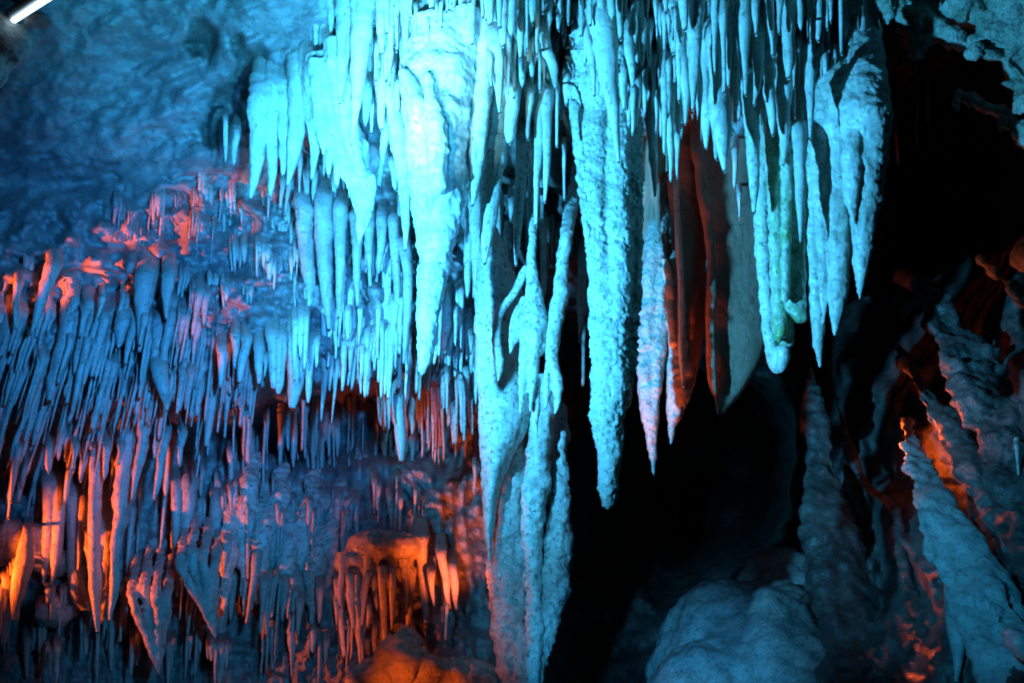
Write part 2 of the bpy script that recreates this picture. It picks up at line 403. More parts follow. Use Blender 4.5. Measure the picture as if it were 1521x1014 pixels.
# ------------------------------------------------------------------ where things stand, in words (used in the labels)
PLACES = [  # x0,x1,y0,y1, phrase, colour word
 (0, 330, 0, 260, 'under the dim rock shelf at the far upper left', 'dim blue'),
 (330, 470, 120, 300, 'below the bare upper left wall', 'bright cyan'),
 (470, 600, 0, 110, 'at the top edge beside the bare wall', 'bright cyan'),
 (470, 600, 110, 240, 'behind the slanting tongue', 'cyan'),
 (470, 600, 240, 300, 'under the slanting tongue', 'blue'),
 (600, 700, -80, 120, 'at the top edge over the widest white mass', 'white'),
 (700, 800, -80, 110, 'at the top edge right of the widest mass', 'bright cyan'),
 (700, 800, 110, 240, 'in the fringe right of the widest white mass', 'cyan'),
 (700, 870, 240, 400, 'in the hollow left of the knobbly spike', 'dim teal'),
 (800, 880, -80, 110, 'below the dark pocket at the top centre', 'cyan'),
 (800, 880, 110, 240, 'left of the knobbly spike', 'cyan'),
 (880, 960, -80, 250, 'before the head of the knobbly spike', 'bright cyan'),
 (960, 1030, -80, 110, 'at the top edge right of the knobbly spike', 'bright cyan'),
 (960, 1030, 110, 300, 'in the fringe right of the knobbly spike', 'bright cyan'),
 (1030, 1110, -80, 110, 'at the top edge above the broad brown curtain', 'bright cyan'),
 (1030, 1110, 110, 330, 'in the fringe above the broad brown curtain', 'cyan'),
 (1110, 1195, -80, 110, 'at the top edge over the green cluster', 'cyan'),
 (1110, 1195, 110, 260, 'in the fringe above the algae green cluster', 'cyan'),
 (1110, 1200, 260, 600, 'beside the algae green cluster', 'pale green'),
 (1195, 1330, -80, 130, 'at the top edge over the pale right cluster', 'dim blue'),
 (1195, 1330, 130, 560, 'over the pale right hand cluster', 'cyan'),
 (1330, 1560, -80, 560, 'in the recess below the upper right crag', 'dim blue'),
 (0, 180, 260, 420, 'on the orange tinged ledge at far left', 'blue and orange'),
 (180, 320, 260, 420, 'over the orange patch at left', 'blue'),
 (320, 450, 260, 420, 'on the pink lit rubble below the bare wall', 'pinkish blue'),
 (450, 600, 300, 500, 'below the slanting tongue', 'cyan'),
 (600, 720, 300, 480, 'beside the green tip of the widest mass', 'cyan'),
 (0, 110, 420, 560, 'in the upper slanting rows at far left', 'violet blue'),
 (110, 240, 420, 560, 'in the upper slanting rows under the orange patch', 'violet blue'),
 (240, 340, 420, 560, 'below the dark crack in the left rubble', 'blue'),
 (0, 110, 560, 650, 'in the lower slanting rows at far left', 'dull blue'),
 (110, 240, 560, 650, 'in the slanting rows above the orange spikes', 'dull blue'),
 (240, 340, 560, 650, 'in the slanting rows left of the dark gap', 'blue'),
 (340, 460, 420, 650, 'on the shelf edge, left over the dark gap', 'pinkish blue'),
 (460, 560, 480, 650, 'on the shelf edge over the dark gap', 'pale blue'),
 (560, 640, 480, 650, 'along the shelf edge left of the green tip', 'pale blue'),
 (640, 720, 470, 650, 'between the green tip and the column', 'blue'),
 (720, 860, 400, 660, 'above the lower column', 'cyan'),
 (0, 120, 650, 760, 'above the twin orange spikes at far left', 'orange and blue'),
 (120, 220, 650, 800, 'over the thick orange spikes at lower left', 'orange'),
 (220, 340, 650, 800, 'left of the hollow under the dark gap', 'pinkish blue'),
 (340, 470, 650, 800, 'in the blue hollow under the dark gap', 'dark blue'),
 (470, 600, 650, 790, 'above the orange lit alcove', 'dark blue'),
 (600, 720, 650, 790, 'before the orange wall left of the column', 'orange'),
 (0, 120, 760, 1100, 'at the bottom left corner', 'dull orange'),
 (120, 260, 800, 1100, 'at the bottom below the thick orange spikes', 'dark violet'),
 (260, 400, 800, 1100, 'at the bottom left of the teal folds', 'teal and orange'),
 (400, 500, 800, 1100, 'at the bottom below the teal folds', 'teal and orange'),
 (500, 600, 790, 1100, 'on the lip of the orange alcove', 'orange'),
 (600, 720, 790, 1100, 'at the foot of the orange rubble wall', 'orange'),
 (860, 1120, 250, 700, 'among the brown curtains', 'brown'),
 (700, 860, 660, 1100, 'on the lower column', 'cyan'),
]
def place(x, y):
    for (a, b, c, d, ph, colr) in PLACES:
        if a <= x < b and c <= y < d: return ph, colr
    return 'on the cave wall', 'blue'

# ------------------------------------------------------------------ small and middling stalactites
SPK = []     # (size, pts, Y, mat, seed, kwargs, label or None)
rnd = random.Random(11)
def add(pts, Y=None, mat='pale', label=None, **kw):
    if Y is None:
        x0, y0, w0 = pts[0]; Y = wall(x0, y0) - w0 * 0.3 * mpp(y0, 4.5) - 0.02
    L_ = math.hypot(pts[-1][0] - pts[0][0], pts[-1][1] - pts[0][1])
    wm = sum(p[2] for p in pts) / len(pts)
    SPK.append((L_ * wm, pts, Y, mat, rnd.random() * 100, kw, label))

def q(x0, y0, x1, y1, w, Y=None, mat='pale', **kw):
    """simple tapering stalactite from root to tip with a flared root and a small irregular swelling"""
    mx = lerp(x0, x1, 0.45) + rnd.uniform(-1, 1); my = lerp(y0, y1, 0.45)
    nx = lerp(x0, x1, 0.8) + rnd.uniform(-1, 1); ny = lerp(y0, y1, 0.8)
    k = rnd.uniform(0.6, 1.1); k2 = k * rnd.uniform(0.5, 0.85)
    add([(x0, y0 - 4, w * 1.3), (x0, y0 + 6, w * 1.1), (mx, my, w * k), (nx, ny, w * k2), (x1, y1, w * rnd.uniform(0.14, 0.42))], Y, mat, **kw)

def straw(x0, y0, x1, y1, w, Y=None, mat='pale', **kw):
    add([(x0, y0 - 8, w * 1.5), (x0, y0, w), (lerp(x0, x1, .5), lerp(y0, y1, .5), w * .9), (x1, y1, w * .7)], Y, mat, blunt=True, straw=True, **kw)

# --- row below the bare wall, upper left
TY = 4.62
q(335, 178, 335, 243, 7, 4.95); q(352, 195, 347, 246, 10, 4.93)
add([(392, 140, 44), (386, 165, 36), (383, 220, 25), (377, 270, 15), (372, 296, 4)], 4.85, 'pale', 'thick bright cyan stalactite, leftmost large one in the row below the bare wall')
add([(405, 130, 34), (404, 170, 23), (404, 220, 18), (404, 262, 12), (401, 293, 3)], 4.86, 'pale', 'second large stalactite of the row below the bare wall, ending in a slim point')
add([(422, 128, 30), (421, 170, 18), (421, 230, 13), (420, 262, 4)], 4.85, 'pale', 'short blunt stalactite squeezed between two longer ones in the row below the bare wall')
add([(446, 112, 40), (444, 150, 29), (440, 205, 24), (433, 250, 13), (427, 277, 3)], 4.80, 'pale', 'long cyan stalactite closing the right end of the row below the bare wall')
add([(462, 110, 40), (466, 170, 30), (468, 220, 15), (463, 268, 3)], 4.78, 'pale')
q(485, 205, 481, 262, 11, 4.8); q(500, 225, 498, 275, 8, 4.85)
for (x, y, xx, yy, ww) in [(455, 262, 455, 310, 9), (468, 260, 465, 305, 8), (446, 240, 445, 300, 7), (497, 268, 496, 300, 8), (510, 255, 510, 285, 6), (420, 270, 417, 312, 8), (430, 268, 424, 322, 8), (400, 285, 398, 330, 5), (520, 262, 519, 306, 7)]:
    q(x, y, xx, yy, ww, 5.2, 'plain')
# --- slanting tongue is built below as a thing of its own
add([(540, -40, 50), (539, 10, 40), (535, 90, 27), (528, 165, 13), (522, 216, 3)], 4.40, 'pale', 'long white stalactite hanging from the top edge over the slanting tongue')
add([(515, -30, 40), (513, 20, 27), (510, 80, 20), (506, 140, 9), (505, 155, 4)], 4.48, 'pale')
add([(484, 60, 26), (481, 110, 17), (478, 150, 12), (477, 190, 4)], 4.7, 'pale')
q(497, 80, 495, 165, 13, 4.68); q(463, 80, 462, 125, 10, 4.75); q(470, 30, 469, 90, 9, 4.7); q(492, 10, 491, 60, 12, 4.6)
q(567, -10, 566, 63, 15, 4.36); q(577, 25, 575, 92, 11, 4.42); q(590, -10, 588, 62, 13, 4.4); q(560, 66, 558, 121, 9, 4.46)
q(546, 128, 543, 188, 14, 4.6); q(567, 108, 567, 194, 23, 4.55); q(581, 98, 581, 200, 15, 4.55); q(574, 190, 563, 279, 16, 4.7)
q(550, 60, 549, 110, 10, 4.55); q(590, 120, 589, 170, 12, 4.55); q(552, 150, 551, 200, 8, 4.62); q(598, 60, 598, 110, 9, 4.5)
add([(588, 170, 30), (592, 210, 26), (600, 270, 20), (603, 320, 14), (602, 372, 3)], 4.55, 'pale', 'slender white stalactite hugging the left side of the widest mass')
q(583, 240, 588, 283, 10, 4.7); q(596, 300, 593, 345, 10, 4.9, 'plain')
# columns dropping onto the widest mass
add([(603, -30, 34), (603, 10, 20), (602, 50, 10), (606, 100, 15), (608, 128, 20)], 4.36, 'pale', 'thin column joining the ceiling to the left knob of the widest mass')
add([(634, -30, 34), (633, 10, 20), (631, 60, 12), (631, 100, 12), (630, 130, 18)], 4.38, 'pale', 'thin column in front of the turquoise pocket reaching down to the widest mass')
straw(618, 15, 615, 66, 6, 4.3); q(655, -20, 655, 50, 26, 4.38); q(672, -20, 671, 60, 16, 4.3); q(688, -20, 687, 45, 18, 4.3)
q(700, -20, 701, 68, 12, 4.28); q(640, -20, 642, 40, 12, 4.3)
# --- right of widest mass
add([(724, 40, 60), (720, 75, 42), (716, 130, 33), (711, 200, 26), (706, 262, 20), (702, 306, 5)], 4.38, 'pale', 'broad white stalactite pressed against the right side of the widest mass')
add([(745, 110, 40), (740, 160, 36), (736, 220, 36), (730, 280, 30), (724, 340, 24), (720, 392, 5)], 4.5, 'speckled', 'shaded speckled stalactite just right of the broad white one')
add([(735, 50, 34), (737, 80, 23), (740, 115, 16), (742, 169, 3)], 4.25, 'pale'); q(728, 80, 730, 131, 10, 4.22)
q(762, 135, 757, 214, 20, 4.4); q(764, 50, 763, 147, 12, 4.3); q(754, 50, 755, 140, 13, 4.27); q(787, 138, 784, 208, 14, 4.45)
q(773, 20, 773, 88, 9, 4.2); straw(783, -10, 783, 75, 5, 4.1); q(793, -10, 791, 38, 14, 4.2); q(748, -10, 747, 70, 16, 4.2); q(760, -20, 760, 55, 14, 4.15)
straw(802, 85, 802, 137, 5, 4.2); add([(806, 55, 26), (813, 80, 18), (821, 100, 14), (826, 134, 4)], 4.4); q(817, 100, 818, 163, 13, 4.5)
straw(828, 140, 827, 219, 5, 4.2); q(842, 112, 841, 158, 10, 4.45); q(857, 98, 857, 149, 10, 4.5); q(790, 225, 789, 261, 9, 4.6)
add([(802, 130, 22), (800, 165, 15), (800, 225, 13), (797, 270, 9), (796, 335, 5)], 4.5, 'pale', 'long thin stalactite with a knotted lower half left of the knobbly spike')
add([(813, 140, 20), (812, 180, 15), (812, 245, 11), (809, 301, 4)], 4.48, 'pale', 'slim stalactite hanging close beside the knotted one left of the knobbly spike')
straw(838, 225, 838, 297, 5, 4.7); q(815, 15, 815, 50, 9, 4.3); q(830, 25, 830, 47, 7, 4.3); q(855, 50, 856, 92, 10, 4.5); q(868, 85, 867, 110, 8, 4.5)
q(776, 95, 776, 130, 9, 4.4); q(789, 90, 790, 128, 8, 4.5); q(846, 130, 848, 150, 7, 4.5)
# --- over the head of the knobbly spike
add([(868, 30, 24), (873, 60, 15), (880, 100, 10), (883, 144, 4)], 4.28)
add([(896, 20, 60), (899, 60, 40), (903, 110, 30), (909, 155, 20), (915, 200, 12), (919, 242, 4)], 4.25, 'pale', 'branching white stalactite hanging in front of the head of the knobbly spike')
add([(930, 30, 26), (934, 70, 16), (938, 100, 12), (940, 131, 4)], 4.25)
q(920, -10, 922, 60, 12, 4.2); q(893, -10, 896, 60, 16, 4.22); q(955, 40, 954, 101, 10, 4.28); q(964, 42, 965, 99, 11, 4.3); q(943, 15, 944, 71, 9, 4.25)
q(926, 100, 927, 165, 14, 4.4); q(935, 140, 935, 190, 9, 4.42); q(941, 130, 939, 201, 9, 4.4); q(948, 120, 946, 189, 9, 4.42); q(959, 110, 958, 171, 8, 4.42)
q(876, -20, 877, 40, 12, 4.2); q(908, -20, 909, 30, 13, 4.15); q(870, 60, 868, 100, 8, 4.4)
# --- dense fringe to the right
add([(966, 170, 26), (969, 200, 16), (971, 235, 13), (973, 291, 4)], 4.6, 'pale', 'lone crooked stalactite dipping into the hollow right of the knobbly spike')
add([(984, 50, 20), (984, 80, 12), (987, 140, 11), (987, 229, 4)], 4.35); q(971, 90, 969, 165, 8, 4.4); q(975, 135, 974, 198, 8, 4.45); q(983, 120, 982, 205, 9, 4.45)
q(997, 130, 996, 270, 12, 4.4, label='thin pale stalactite reaching below its fringe just right of the knobbly spike'); q(1006, 195, 1006, 266, 9, 4.5); q(1007, 120, 1007, 198, 13, 4.42); q(993, 90, 992, 175, 10, 4.35)
add([(1000, 10, 40), (1006, 40, 24), (1013, 85, 16), (1018, 135, 14), (1018, 186, 3)], 4.3, 'pale')
add([(1033, -30, 46), (1033, 10, 28), (1032, 65, 21), (1031, 120, 14), (1029, 164, 4)], 4.2, 'pale', 'stout white stalactite hanging straight from the top edge right of the knobbly spike')
q(1014, -20, 1017, 46, 15, 4.15); q(1036, 138, 1036, 177, 7, 4.4); q(990, -20, 989, 22, 10, 4.15)
add([(1050, 40, 36), (1048, 80, 22), (1045, 130, 18), (1048, 180, 14), (1049, 222, 4)], 4.35, 'pale', 'long cyan stalactite just left of the brightest swollen one')
add([(1066, 60, 44), (1067, 110, 30), (1068, 155, 33), (1072, 200, 25), (1076, 255, 5)], 4.3, 'pale', 'brightest swollen white stalactite in the fringe above the broad brown curtain')
q(1064, 195, 1064, 238, 11, 4.32); q(1074, 0, 1075, 140, 14, 4.2); q(1062, -10, 1062, 110, 12, 4.2); q(1083, -10, 1082, 130, 12, 4.25)
add([(1090, 30, 28), (1091, 70, 18), (1094, 120, 14), (1091, 179, 4)], 4.35)
add([(1103, -20, 42), (1103, 30, 26), (1105, 85, 16), (1108, 143, 4)], 4.25, 'pale')
q(1123, -10, 1123, 53, 12, 4.15); add([(1124, 50, 28), (1126, 85, 18), (1126, 115, 14), (1120, 157, 4)], 4.3)
q(1143, -10, 1148, 84, 12, 4.2); add([(1142, 50, 28), (1143, 95, 19), (1143, 140, 18), (1147, 175, 12), (1148, 202, 4)], 4.35, 'pale', 'stalactite with a waist and a swollen lower part above the algae green cluster')
add([(1112, 120, 40), (1115, 165, 26), (1118, 210, 22), (1120, 265, 16), (1120, 317, 5)], 4.45, 'lightgreen', 'long stalactite hanging over the left edge of the algae green cluster')
add([(1167, 90, 40), (1165, 130, 25), (1164, 170, 21), (1165, 205, 15), (1164, 246, 4)], 4.4, 'pale'); q(1158, 150, 1156, 215, 10, 4.5)
add([(1172, -30, 30), (1171, 30, 21), (1172, 80, 19), (1171, 117, 6)], 4.2, 'pale', 'blunt dark topped stalactite glowing white at its lower end near the top right fringe')
q(1159, -10, 1158, 52, 12, 4.15); q(1188, -10, 1190, 46, 9, 4.15)
add([(1207, -30, 18), (1206, 40, 13), (1205, 85, 10), (1205, 100, 19), (1203, 125, 15), (1204, 150, 13), (1204, 206, 4)], 4.3, 'pale', 'knotted stalactite with a bulge midway above the pale right hand cluster')
q(1180, 160, 1180, 221, 8, 4.5); q(1192, 150, 1190, 190, 8, 4.45); q(1188, 165, 1186, 205, 7, 4.5)
q(1233, -10, 1234, 35, 10, 4.2); straw(1228, -10, 1229, 45, 5, 4.2); straw(1249, -10, 1250, 82, 7, 4.15, label='lone bright straw like stalactite at the top edge before the black hollow')
q(1245, 120, 1245, 175, 6, 4.6); q(1092, 225, 1091, 281, 10, 4.7); q(1098, 285, 1098, 326, 7, 4.75); q(1211, -10, 1212, 17, 7, 4.2)
straw(1361, 150, 1361, 216, 6, 5.3); q(1309, 188, 1308, 224, 9, 4.75); straw(1331, 200, 1334, 245, 5, 5.2); q(1280, 150, 1279, 234, 12, 4.65); straw(1378, 140, 1379, 184, 5, 5.3)
straw(1313, 440, 1315, 478, 6, 5.6); q(1408, 190, 1409, 216, 7, 5.0)
# --- beside the green cluster
add([(1187, 190, 30), (1188, 240, 18), (1189, 305, 13), (1189, 360, 3)], 4.36, 'pale', 'slender pale stalactite between the algae green cluster and the pale right hand cluster')
# --- centre group
add([(700, 300, 30), (697, 350, 15), (695, 405, 12), (694, 442, 4)], 4.7, 'speckled'); add([(706, 290, 30), (706, 340, 18), (708, 390, 14), (707, 460, 3)], 4.65, 'speckled')
add([(722, 350, 18), (718, 400, 12), (717, 450, 10), (716, 496, 3)], 4.75, 'plain'); add([(740, 300, 24), (739, 350, 13), (738, 405, 15), (735, 448, 4)], 4.7, 'speckled')
q(746, 370, 745, 456, 12, 4.8, 'speckled'); q(753, 350, 753, 413, 8, 4.7); q(757, 385, 757, 437, 7, 4.75)
add([(778, 210, 30), (774, 260, 18), (770, 325, 14), (766, 395, 4)], 4.7, 'speckled', 'long dim stalactite in the hollow between the speckled mass and the knotted one')
add([(868, 380, 20), (865, 420, 14), (864, 460, 14), (861, 509, 4)], 4.9, 'plain', 'small blue stalactite peeking out left of the middle of the knobbly spike'); straw(867, 500, 866, 573, 6, 4.9)
add([(656, 400, 8), (655, 440, 10), (651, 490, 13), (645, 541, 3)], 4.6, 'pale', 'thin leaning stalactite just right of the green tip'); add([(657, 395, 8), (660, 440, 12), (663, 475, 17), (660, 519, 4)], 4.65, 'pale')
q(788, 300, 788, 446, 11, 4.85, 'speckled'); q(806, 340, 806, 451, 11, 4.8, 'speckled'); q(793, 350, 792, 410, 8, 4.8, 'plain')
q(760, 300, 759, 330, 9, 4.8, 'plain'); q(700, 500, 699, 526, 8, 5.0, 'plain')
# --- folded drapes below the tongue
for pts, Yv in [([(450, 300, 26), (454, 350, 24), (459, 410, 20), (461, 448, 10)], 5.12), ([(482, 300, 30), (481, 360, 27), (485, 430, 18), (489, 490, 5)], 5.1),
                ([(507, 310, 24), (505, 360, 18), (505, 420, 13), (503, 472, 4)], 5.05), ([(530, 320, 24), (531, 360, 17), (530, 410, 11), (531, 457, 4)], 5.05),
                ([(549, 320, 20), (548, 360, 13), (549, 395, 8), (550, 427, 4)], 5.02), ([(568, 320, 20), (567, 360, 13), (564, 388, 8), (562, 408, 3)], 5.02),
                ([(585, 330, 20), (588, 385, 14), (590, 435, 10), (592, 480, 4)], 5.0), ([(600, 360, 20), (606, 410, 15), (604, 470, 12), (600, 540, 4)], 4.95)]:
    add(pts, Yv, 'plain')
# --- left middle, individually recognisable
add([(220, 405, 34), (214, 430, 30), (211, 470, 19), (207, 523, 4)], 5.0, 'plain', 'wide violet blue stalactite below the brightest orange patch on the left')
add([(252, 405, 24), (248, 430, 18), (247, 474, 4)], 5.0, 'plain', 'short pointed stalactite just right of the wide violet one')
add([(80, 395, 24), (70, 420, 20), (58, 460, 14), (46, 497, 3)], 5.05, 'plain', 'leaning violet stalactite under the orange ledge at far left')
add([(28, 420, 20), (24, 440, 10), (23, 470, 7), (24, 490, 3)], 5.0, 'plain', 'small orange lit stalactite near the left edge')
add([(236, 545, 24), (241, 572, 22), (248, 609, 4)], 4.98, 'plain', 'wedge shaped stalactite in front of the slanting rows')
add([(442, 510, 40), (440, 550, 26), (437, 585, 19), (434, 606, 10)], 5.0, 'pale', 'isolated blunt stalactite over the dark gap', blunt=True)
for (a, b, c, d, e) in [(350, 500, 349, 548, 12), (366, 505, 355, 568, 14), (385, 520, 384, 570, 14), (405, 500, 406, 577, 18), (418, 505, 413, 585, 16), (330, 520, 327, 575, 14), (395, 530, 393, 560, 8), (152, 440, 146, 474, 8)]:
    q(a, b, c, d, e, 4.95, 'pale')
# --- lower left orange ones
O = 'plain'
add([(76, 715, 30), (74, 755, 20), (71, 805, 17), (64, 867, 4)], 5.45, O, 'left one of the twin bright orange spikes at lower left')
add([(92, 720, 30), (88, 760, 18), (84, 815, 17), (76, 869, 4)], 5.42, O, 'right one of the twin bright orange spikes at lower left')
add([(147, 670, 34), (143, 720, 21), (140, 790, 19), (141, 860, 20), (145, 938, 5)], 5.35, O, 'longest thick orange spike at lower left with a ribbed shaft')
add([(190, 650, 40), (184, 700, 24), (180, 760, 25), (172, 815, 14), (170, 870, 14), (163, 920, 4)], 5.32, O, 'thick swollen orange stalactite just right of the longest orange spike')
add([(108, 730, 30), (108, 780, 18), (111, 850, 20), (122, 890, 28), (128, 906, 14)], 5.5, O, 'orange column with a bulging foot between the twin and the longest spikes', blunt=True)
add([(127, 740, 18), (122, 790, 13), (116, 846, 4)], 5.4, O); add([(160, 725, 24), (158, 755, 18), (153, 795, 4)], 5.3, O)
add([(42, 790, 16), (34, 840, 26), (25, 885, 20), (20, 921, 4)], 5.4, O, 'broad wedge shaped orange stalactite near the lower left corner'); q(12, 860, 4, 936, 16, 5.45, O)
q(27, 660, 16, 746, 10, 5.25, O); q(74, 660, 72, 702, 11, 5.2, O); q(112, 660, 108, 700, 10, 5.2, O); q(125, 680, 119, 715, 10, 5.25, O)
add([(216, 630, 26), (211, 665, 15), (203, 705, 12), (196, 743, 3)], 5.2, O, 'leaning stalactite with an orange edge hanging free below the slanting rows'); add([(246, 640, 24), (241, 675, 13), (236, 710, 12), (229, 742, 4)], 5.22, O, 'pinkish stalactite, left one of a pair hanging below the slanting rows')
q(254, 660, 246, 737, 11, 5.25, O); q(271, 640, 267, 692, 12, 5.2, O); q(180, 660, 176, 690, 10, 5.2, O); q(192, 665, 190, 712, 9, 5.25, O)
q(105, 690, 97, 746, 11, 5.4, O); q(160, 660, 155, 712, 12, 5.25, O); q(20, 700, 12, 770, 9, 5.4, O)
add([(264, 720, 26), (262, 765, 15), (263, 830, 14), (263, 885, 4)], 5.55, O, 'long salmon tipped stalactite left of the teal folds at the bottom'); add([(283, 715, 30), (279, 765, 19), (279, 825, 18), (286, 872, 9), (278, 942, 3)], 5.5, O, 'long crooked stalactite ending in a thin salmon point at the bottom')
add([(322, 740, 30), (322, 800, 18), (321, 845, 14), (321, 882, 5)], 5.6, O); add([(358, 720, 40), (352, 780, 25), (348, 845, 17), (342, 921, 4)], 5.55, O, 'long teal stalactite turning orange towards its tip at the bottom'); q(337, 800, 334, 850, 14, 5.6, O)
q(372, 760, 366, 830, 14, 5.6, O); add([(382, 820, 20), (378, 860, 13), (366, 925, 4)], 5.5, O); q(392, 860, 387, 940, 13, 5.5, O); q(398, 880, 396, 942, 10, 5.5, O)
add([(438, 850, 30), (438, 900, 26), (434, 960, 10), (434, 1004, 4)], 5.5, O, 'wide teal funnel narrowing to a thin orange point at the bottom'); q(445, 890, 442, 945, 12, 5.5, O); q(475, 870, 474, 925, 12, 5.5, O); q(485, 950, 483, 985, 9, 5.5, O)
q(463, 640, 468, 730, 11, 5.7, O); q(460, 745, 459, 812, 9, 5.6, O); q(493, 700, 497, 750, 8, 5.7, O)
q(590, 590, 596, 685, 18, 5.3, 'pale', label='bluish orange stalactite hanging alone at the right of the dark gap'); q(600, 620, 599, 700, 12, 5.5, 'plain')
for (a, b, c, d, e) in [(636, 620, 637, 668, 8), (655, 625, 655, 665, 10), (676, 600, 676, 660, 10), (700, 590, 702, 645, 10), (690, 640, 691, 683, 6), (645, 640, 645, 700, 8), (612, 650, 612, 690, 10), (705, 690, 704, 735, 6)]:
    q(a, b, c, d, e, 5.5, O)
# alcove fringe
for (a, b, c, d, e) in [(503, 865, 512, 975, 13), (520, 855, 524, 935, 12), (532, 855, 535, 990, 10), (545, 850, 537, 930, 11), (556, 850, 560, 905, 11), (568, 845, 572, 960, 12), (583, 850, 582, 935, 10), (594, 840, 600, 925, 12), (612, 845, 606, 930, 13), (500, 890, 500, 930, 8), (548, 900, 547, 932, 6)]:
    q(a, b, c, d, e, 5.3, O)
for (a, b, c, d, e) in [(625, 800, 633, 925, 20), (655, 820, 668, 905, 14), (672, 840, 678, 905, 12), (640, 850, 645, 900, 10)]:
    q(a, b, c, d, e, 5.28, O)
straw(664, 905, 662, 950, 5, 5.2, 'pale', label='thin pale straw hanging over the dark cleft at the foot of the orange wall')

# --- scattered filling, hanging from the relief itself
def band(n, xr, rooty, ln, wd, lean, mat, off=(0.0, 0.15), tipmin=None, seed=1, pstraw=0.0):
    r = random.Random(seed)
    prev = None
    for i in range(n):
        L_ = r.uniform(*ln) * r.uniform(0.5, 1.2); w = lerp(wd[0], wd[1], r.random() ** 2) * r.uniform(0.75, 1.1)
        if prev and r.random() < 0.45:
            x = prev[0] + (prev[2] + w) * 0.42 * prev[4]; y = prev[1] + r.uniform(-8, 8); Y = prev[3] + r.uniform(-.02, .02); sgn = prev[4]
        else:
            x = lerp(xr[0], xr[1], (i + r.random()) / n)
            ya, yb = rooty(x); y = r.uniform(ya, yb); Y = wall(x, y) - r.uniform(*off); sgn = r.choice((-1, 1))
        prev = (x, y, w, Y, sgn)
        if y + L_ > 95 and 598 < x < 704 and y < 420: continue
        if y + L_ > 140 and 850 < x < 958 and y < 700: continue
        if y + L_ > 130 and 470 < x < 556 and y < 330: continue
        k = (lean(x) + r.uniform(-.03, .03)) * L_
        x2, y2 = x + k, y + L_
        if r.random() < pstraw: straw(x, y, x2, y2, w * 0.5, Y, mat)
        else: q(x, y, x2, y2, w, Y, mat)

nl = lambda x: 0.0
band(78, (555, 1265), lambda x: (-60, 20), (50, 110), (8, 15), nl, 'pale', seed=3, pstraw=0.1)
band(40, (600, 1200), lambda x: (10, 80), (45, 100), (8, 15), nl, 'pale', seed=4, pstraw=0.1)
band(26, (700, 1190), lambda x: (110, 160), (35, 75), (7, 13), nl, 'pale', seed=5, pstraw=0.15)
band(14, (1200, 1300), lambda x: (100, 200), (40, 80), (7, 13), nl, 'pale', seed=25)
band(24, (700, 870), lambda x: (230, 340), (50, 110), (7, 14), nl, 'plain', seed=6)
band(70, (560, 720), lambda x: (330, 470), (60, 125), (8, 15), lambda x: -0.02, 'pale', seed=7, off=(0.05, 0.3))
band(52, (455, 720), lambda x: (455, 520), (55, 105), (7, 14), lambda x: -0.04, 'pale', seed=8, off=(0.0, 0.25))
band(60, (320, 700), lambda x: (490, 545), (35, 80), (5, 11), lambda x: -0.08, 'plain', seed=9, off=(0.0, 0.12))
sl = lambda x: -0.32 + 0.22 * x / 350
band(30, (-10, 350), lambda x: (430, 490), (45, 90), (6, 13), sl, 'plain', seed=10, off=(0.0, 0.12))
band(88, (0, 370), lambda x: (490, 560), (40, 120), (5, 13), sl, 'plain', seed=12, off=(0.0, 0.15))
band(88, (10, 380), lambda x: (545, 605), (40, 115), (5, 13), sl, 'plain', seed=13, off=(0.02, 0.2))
band(24, (1240, 1480), lambda x: (-50, 10), (35, 80), (7, 15), nl, 'pale', seed=41)
band(120, (560, 1260), lambda x: (-25, 135), (24, 62), (5, 11), nl, 'pale', seed=61, off=(0.05, 0.3))
band(44, (960, 1250), lambda x: (60, 170), (30, 75), (5, 11), nl, 'pale', seed=62, off=(0.05, 0.3))
band(18, (-10, 350), lambda x: (440, 560), (70, 130), (14, 26), sl, 'plain', seed=31, off=(0.0, 0.08))
band(20, (570, 1240), lambda x: (-30, 60), (50, 95), (16, 28), nl, 'pale', seed=32, off=(0.0, 0.1))
band(22, (170, 330), lambda x: (285, 350), (30, 60), (5, 9), lambda x: -0.1, 'plain', seed=14, off=(0.0, 0.06), pstraw=0.5)
band(60, (300, 470), lambda x: (270, 440), (20, 48), (5, 10), nl, 'pale', seed=15, off=(0.0, 0.08))
band(14, (0, 330), lambda x: (380, 440), (25, 55), (6, 12), sl, 'plain', seed=16, off=(0.0, 0.06))
band(50, (330, 620), lambda x: (690, 770), (40, 100), (6, 12), lambda x: -0.02, 'plain', seed=51, off=(0.05, 0.5), pstraw=0.1)
band(84, (340, 640), lambda x: (600, 700), (50, 120), (5, 12), lambda x: -0.02, 'plain', seed=17, off=(0.1, 0.6), pstraw=0.15)
band(44, (560, 715), lambda x: (540, 600), (50, 100), (6, 11), nl, 'plain', seed=18, off=(0.0, 0.5), pstraw=0.1)
band(50, (190, 500), lambda x: (690, 800), (50, 120), (6, 14), lambda x: -0.06, 'plain', seed=19, off=(0.0, 0.25))
band(56, (0, 500), lambda x: (830, 900), (40, 100), (6, 13), lambda x: -0.08, 'plain', seed=20, off=(0.1, 0.35))
band(56, (-10, 620), lambda x: (920, 960), (40, 80), (6, 13), lambda x: -0.05, 'plain', seed=21, off=(0.1, 0.35))
band(26, (0, 220), lambda x: (640, 720), (40, 80), (8, 14), lambda x: -0.15, 'plain', seed=22, off=(0.1, 0.4))

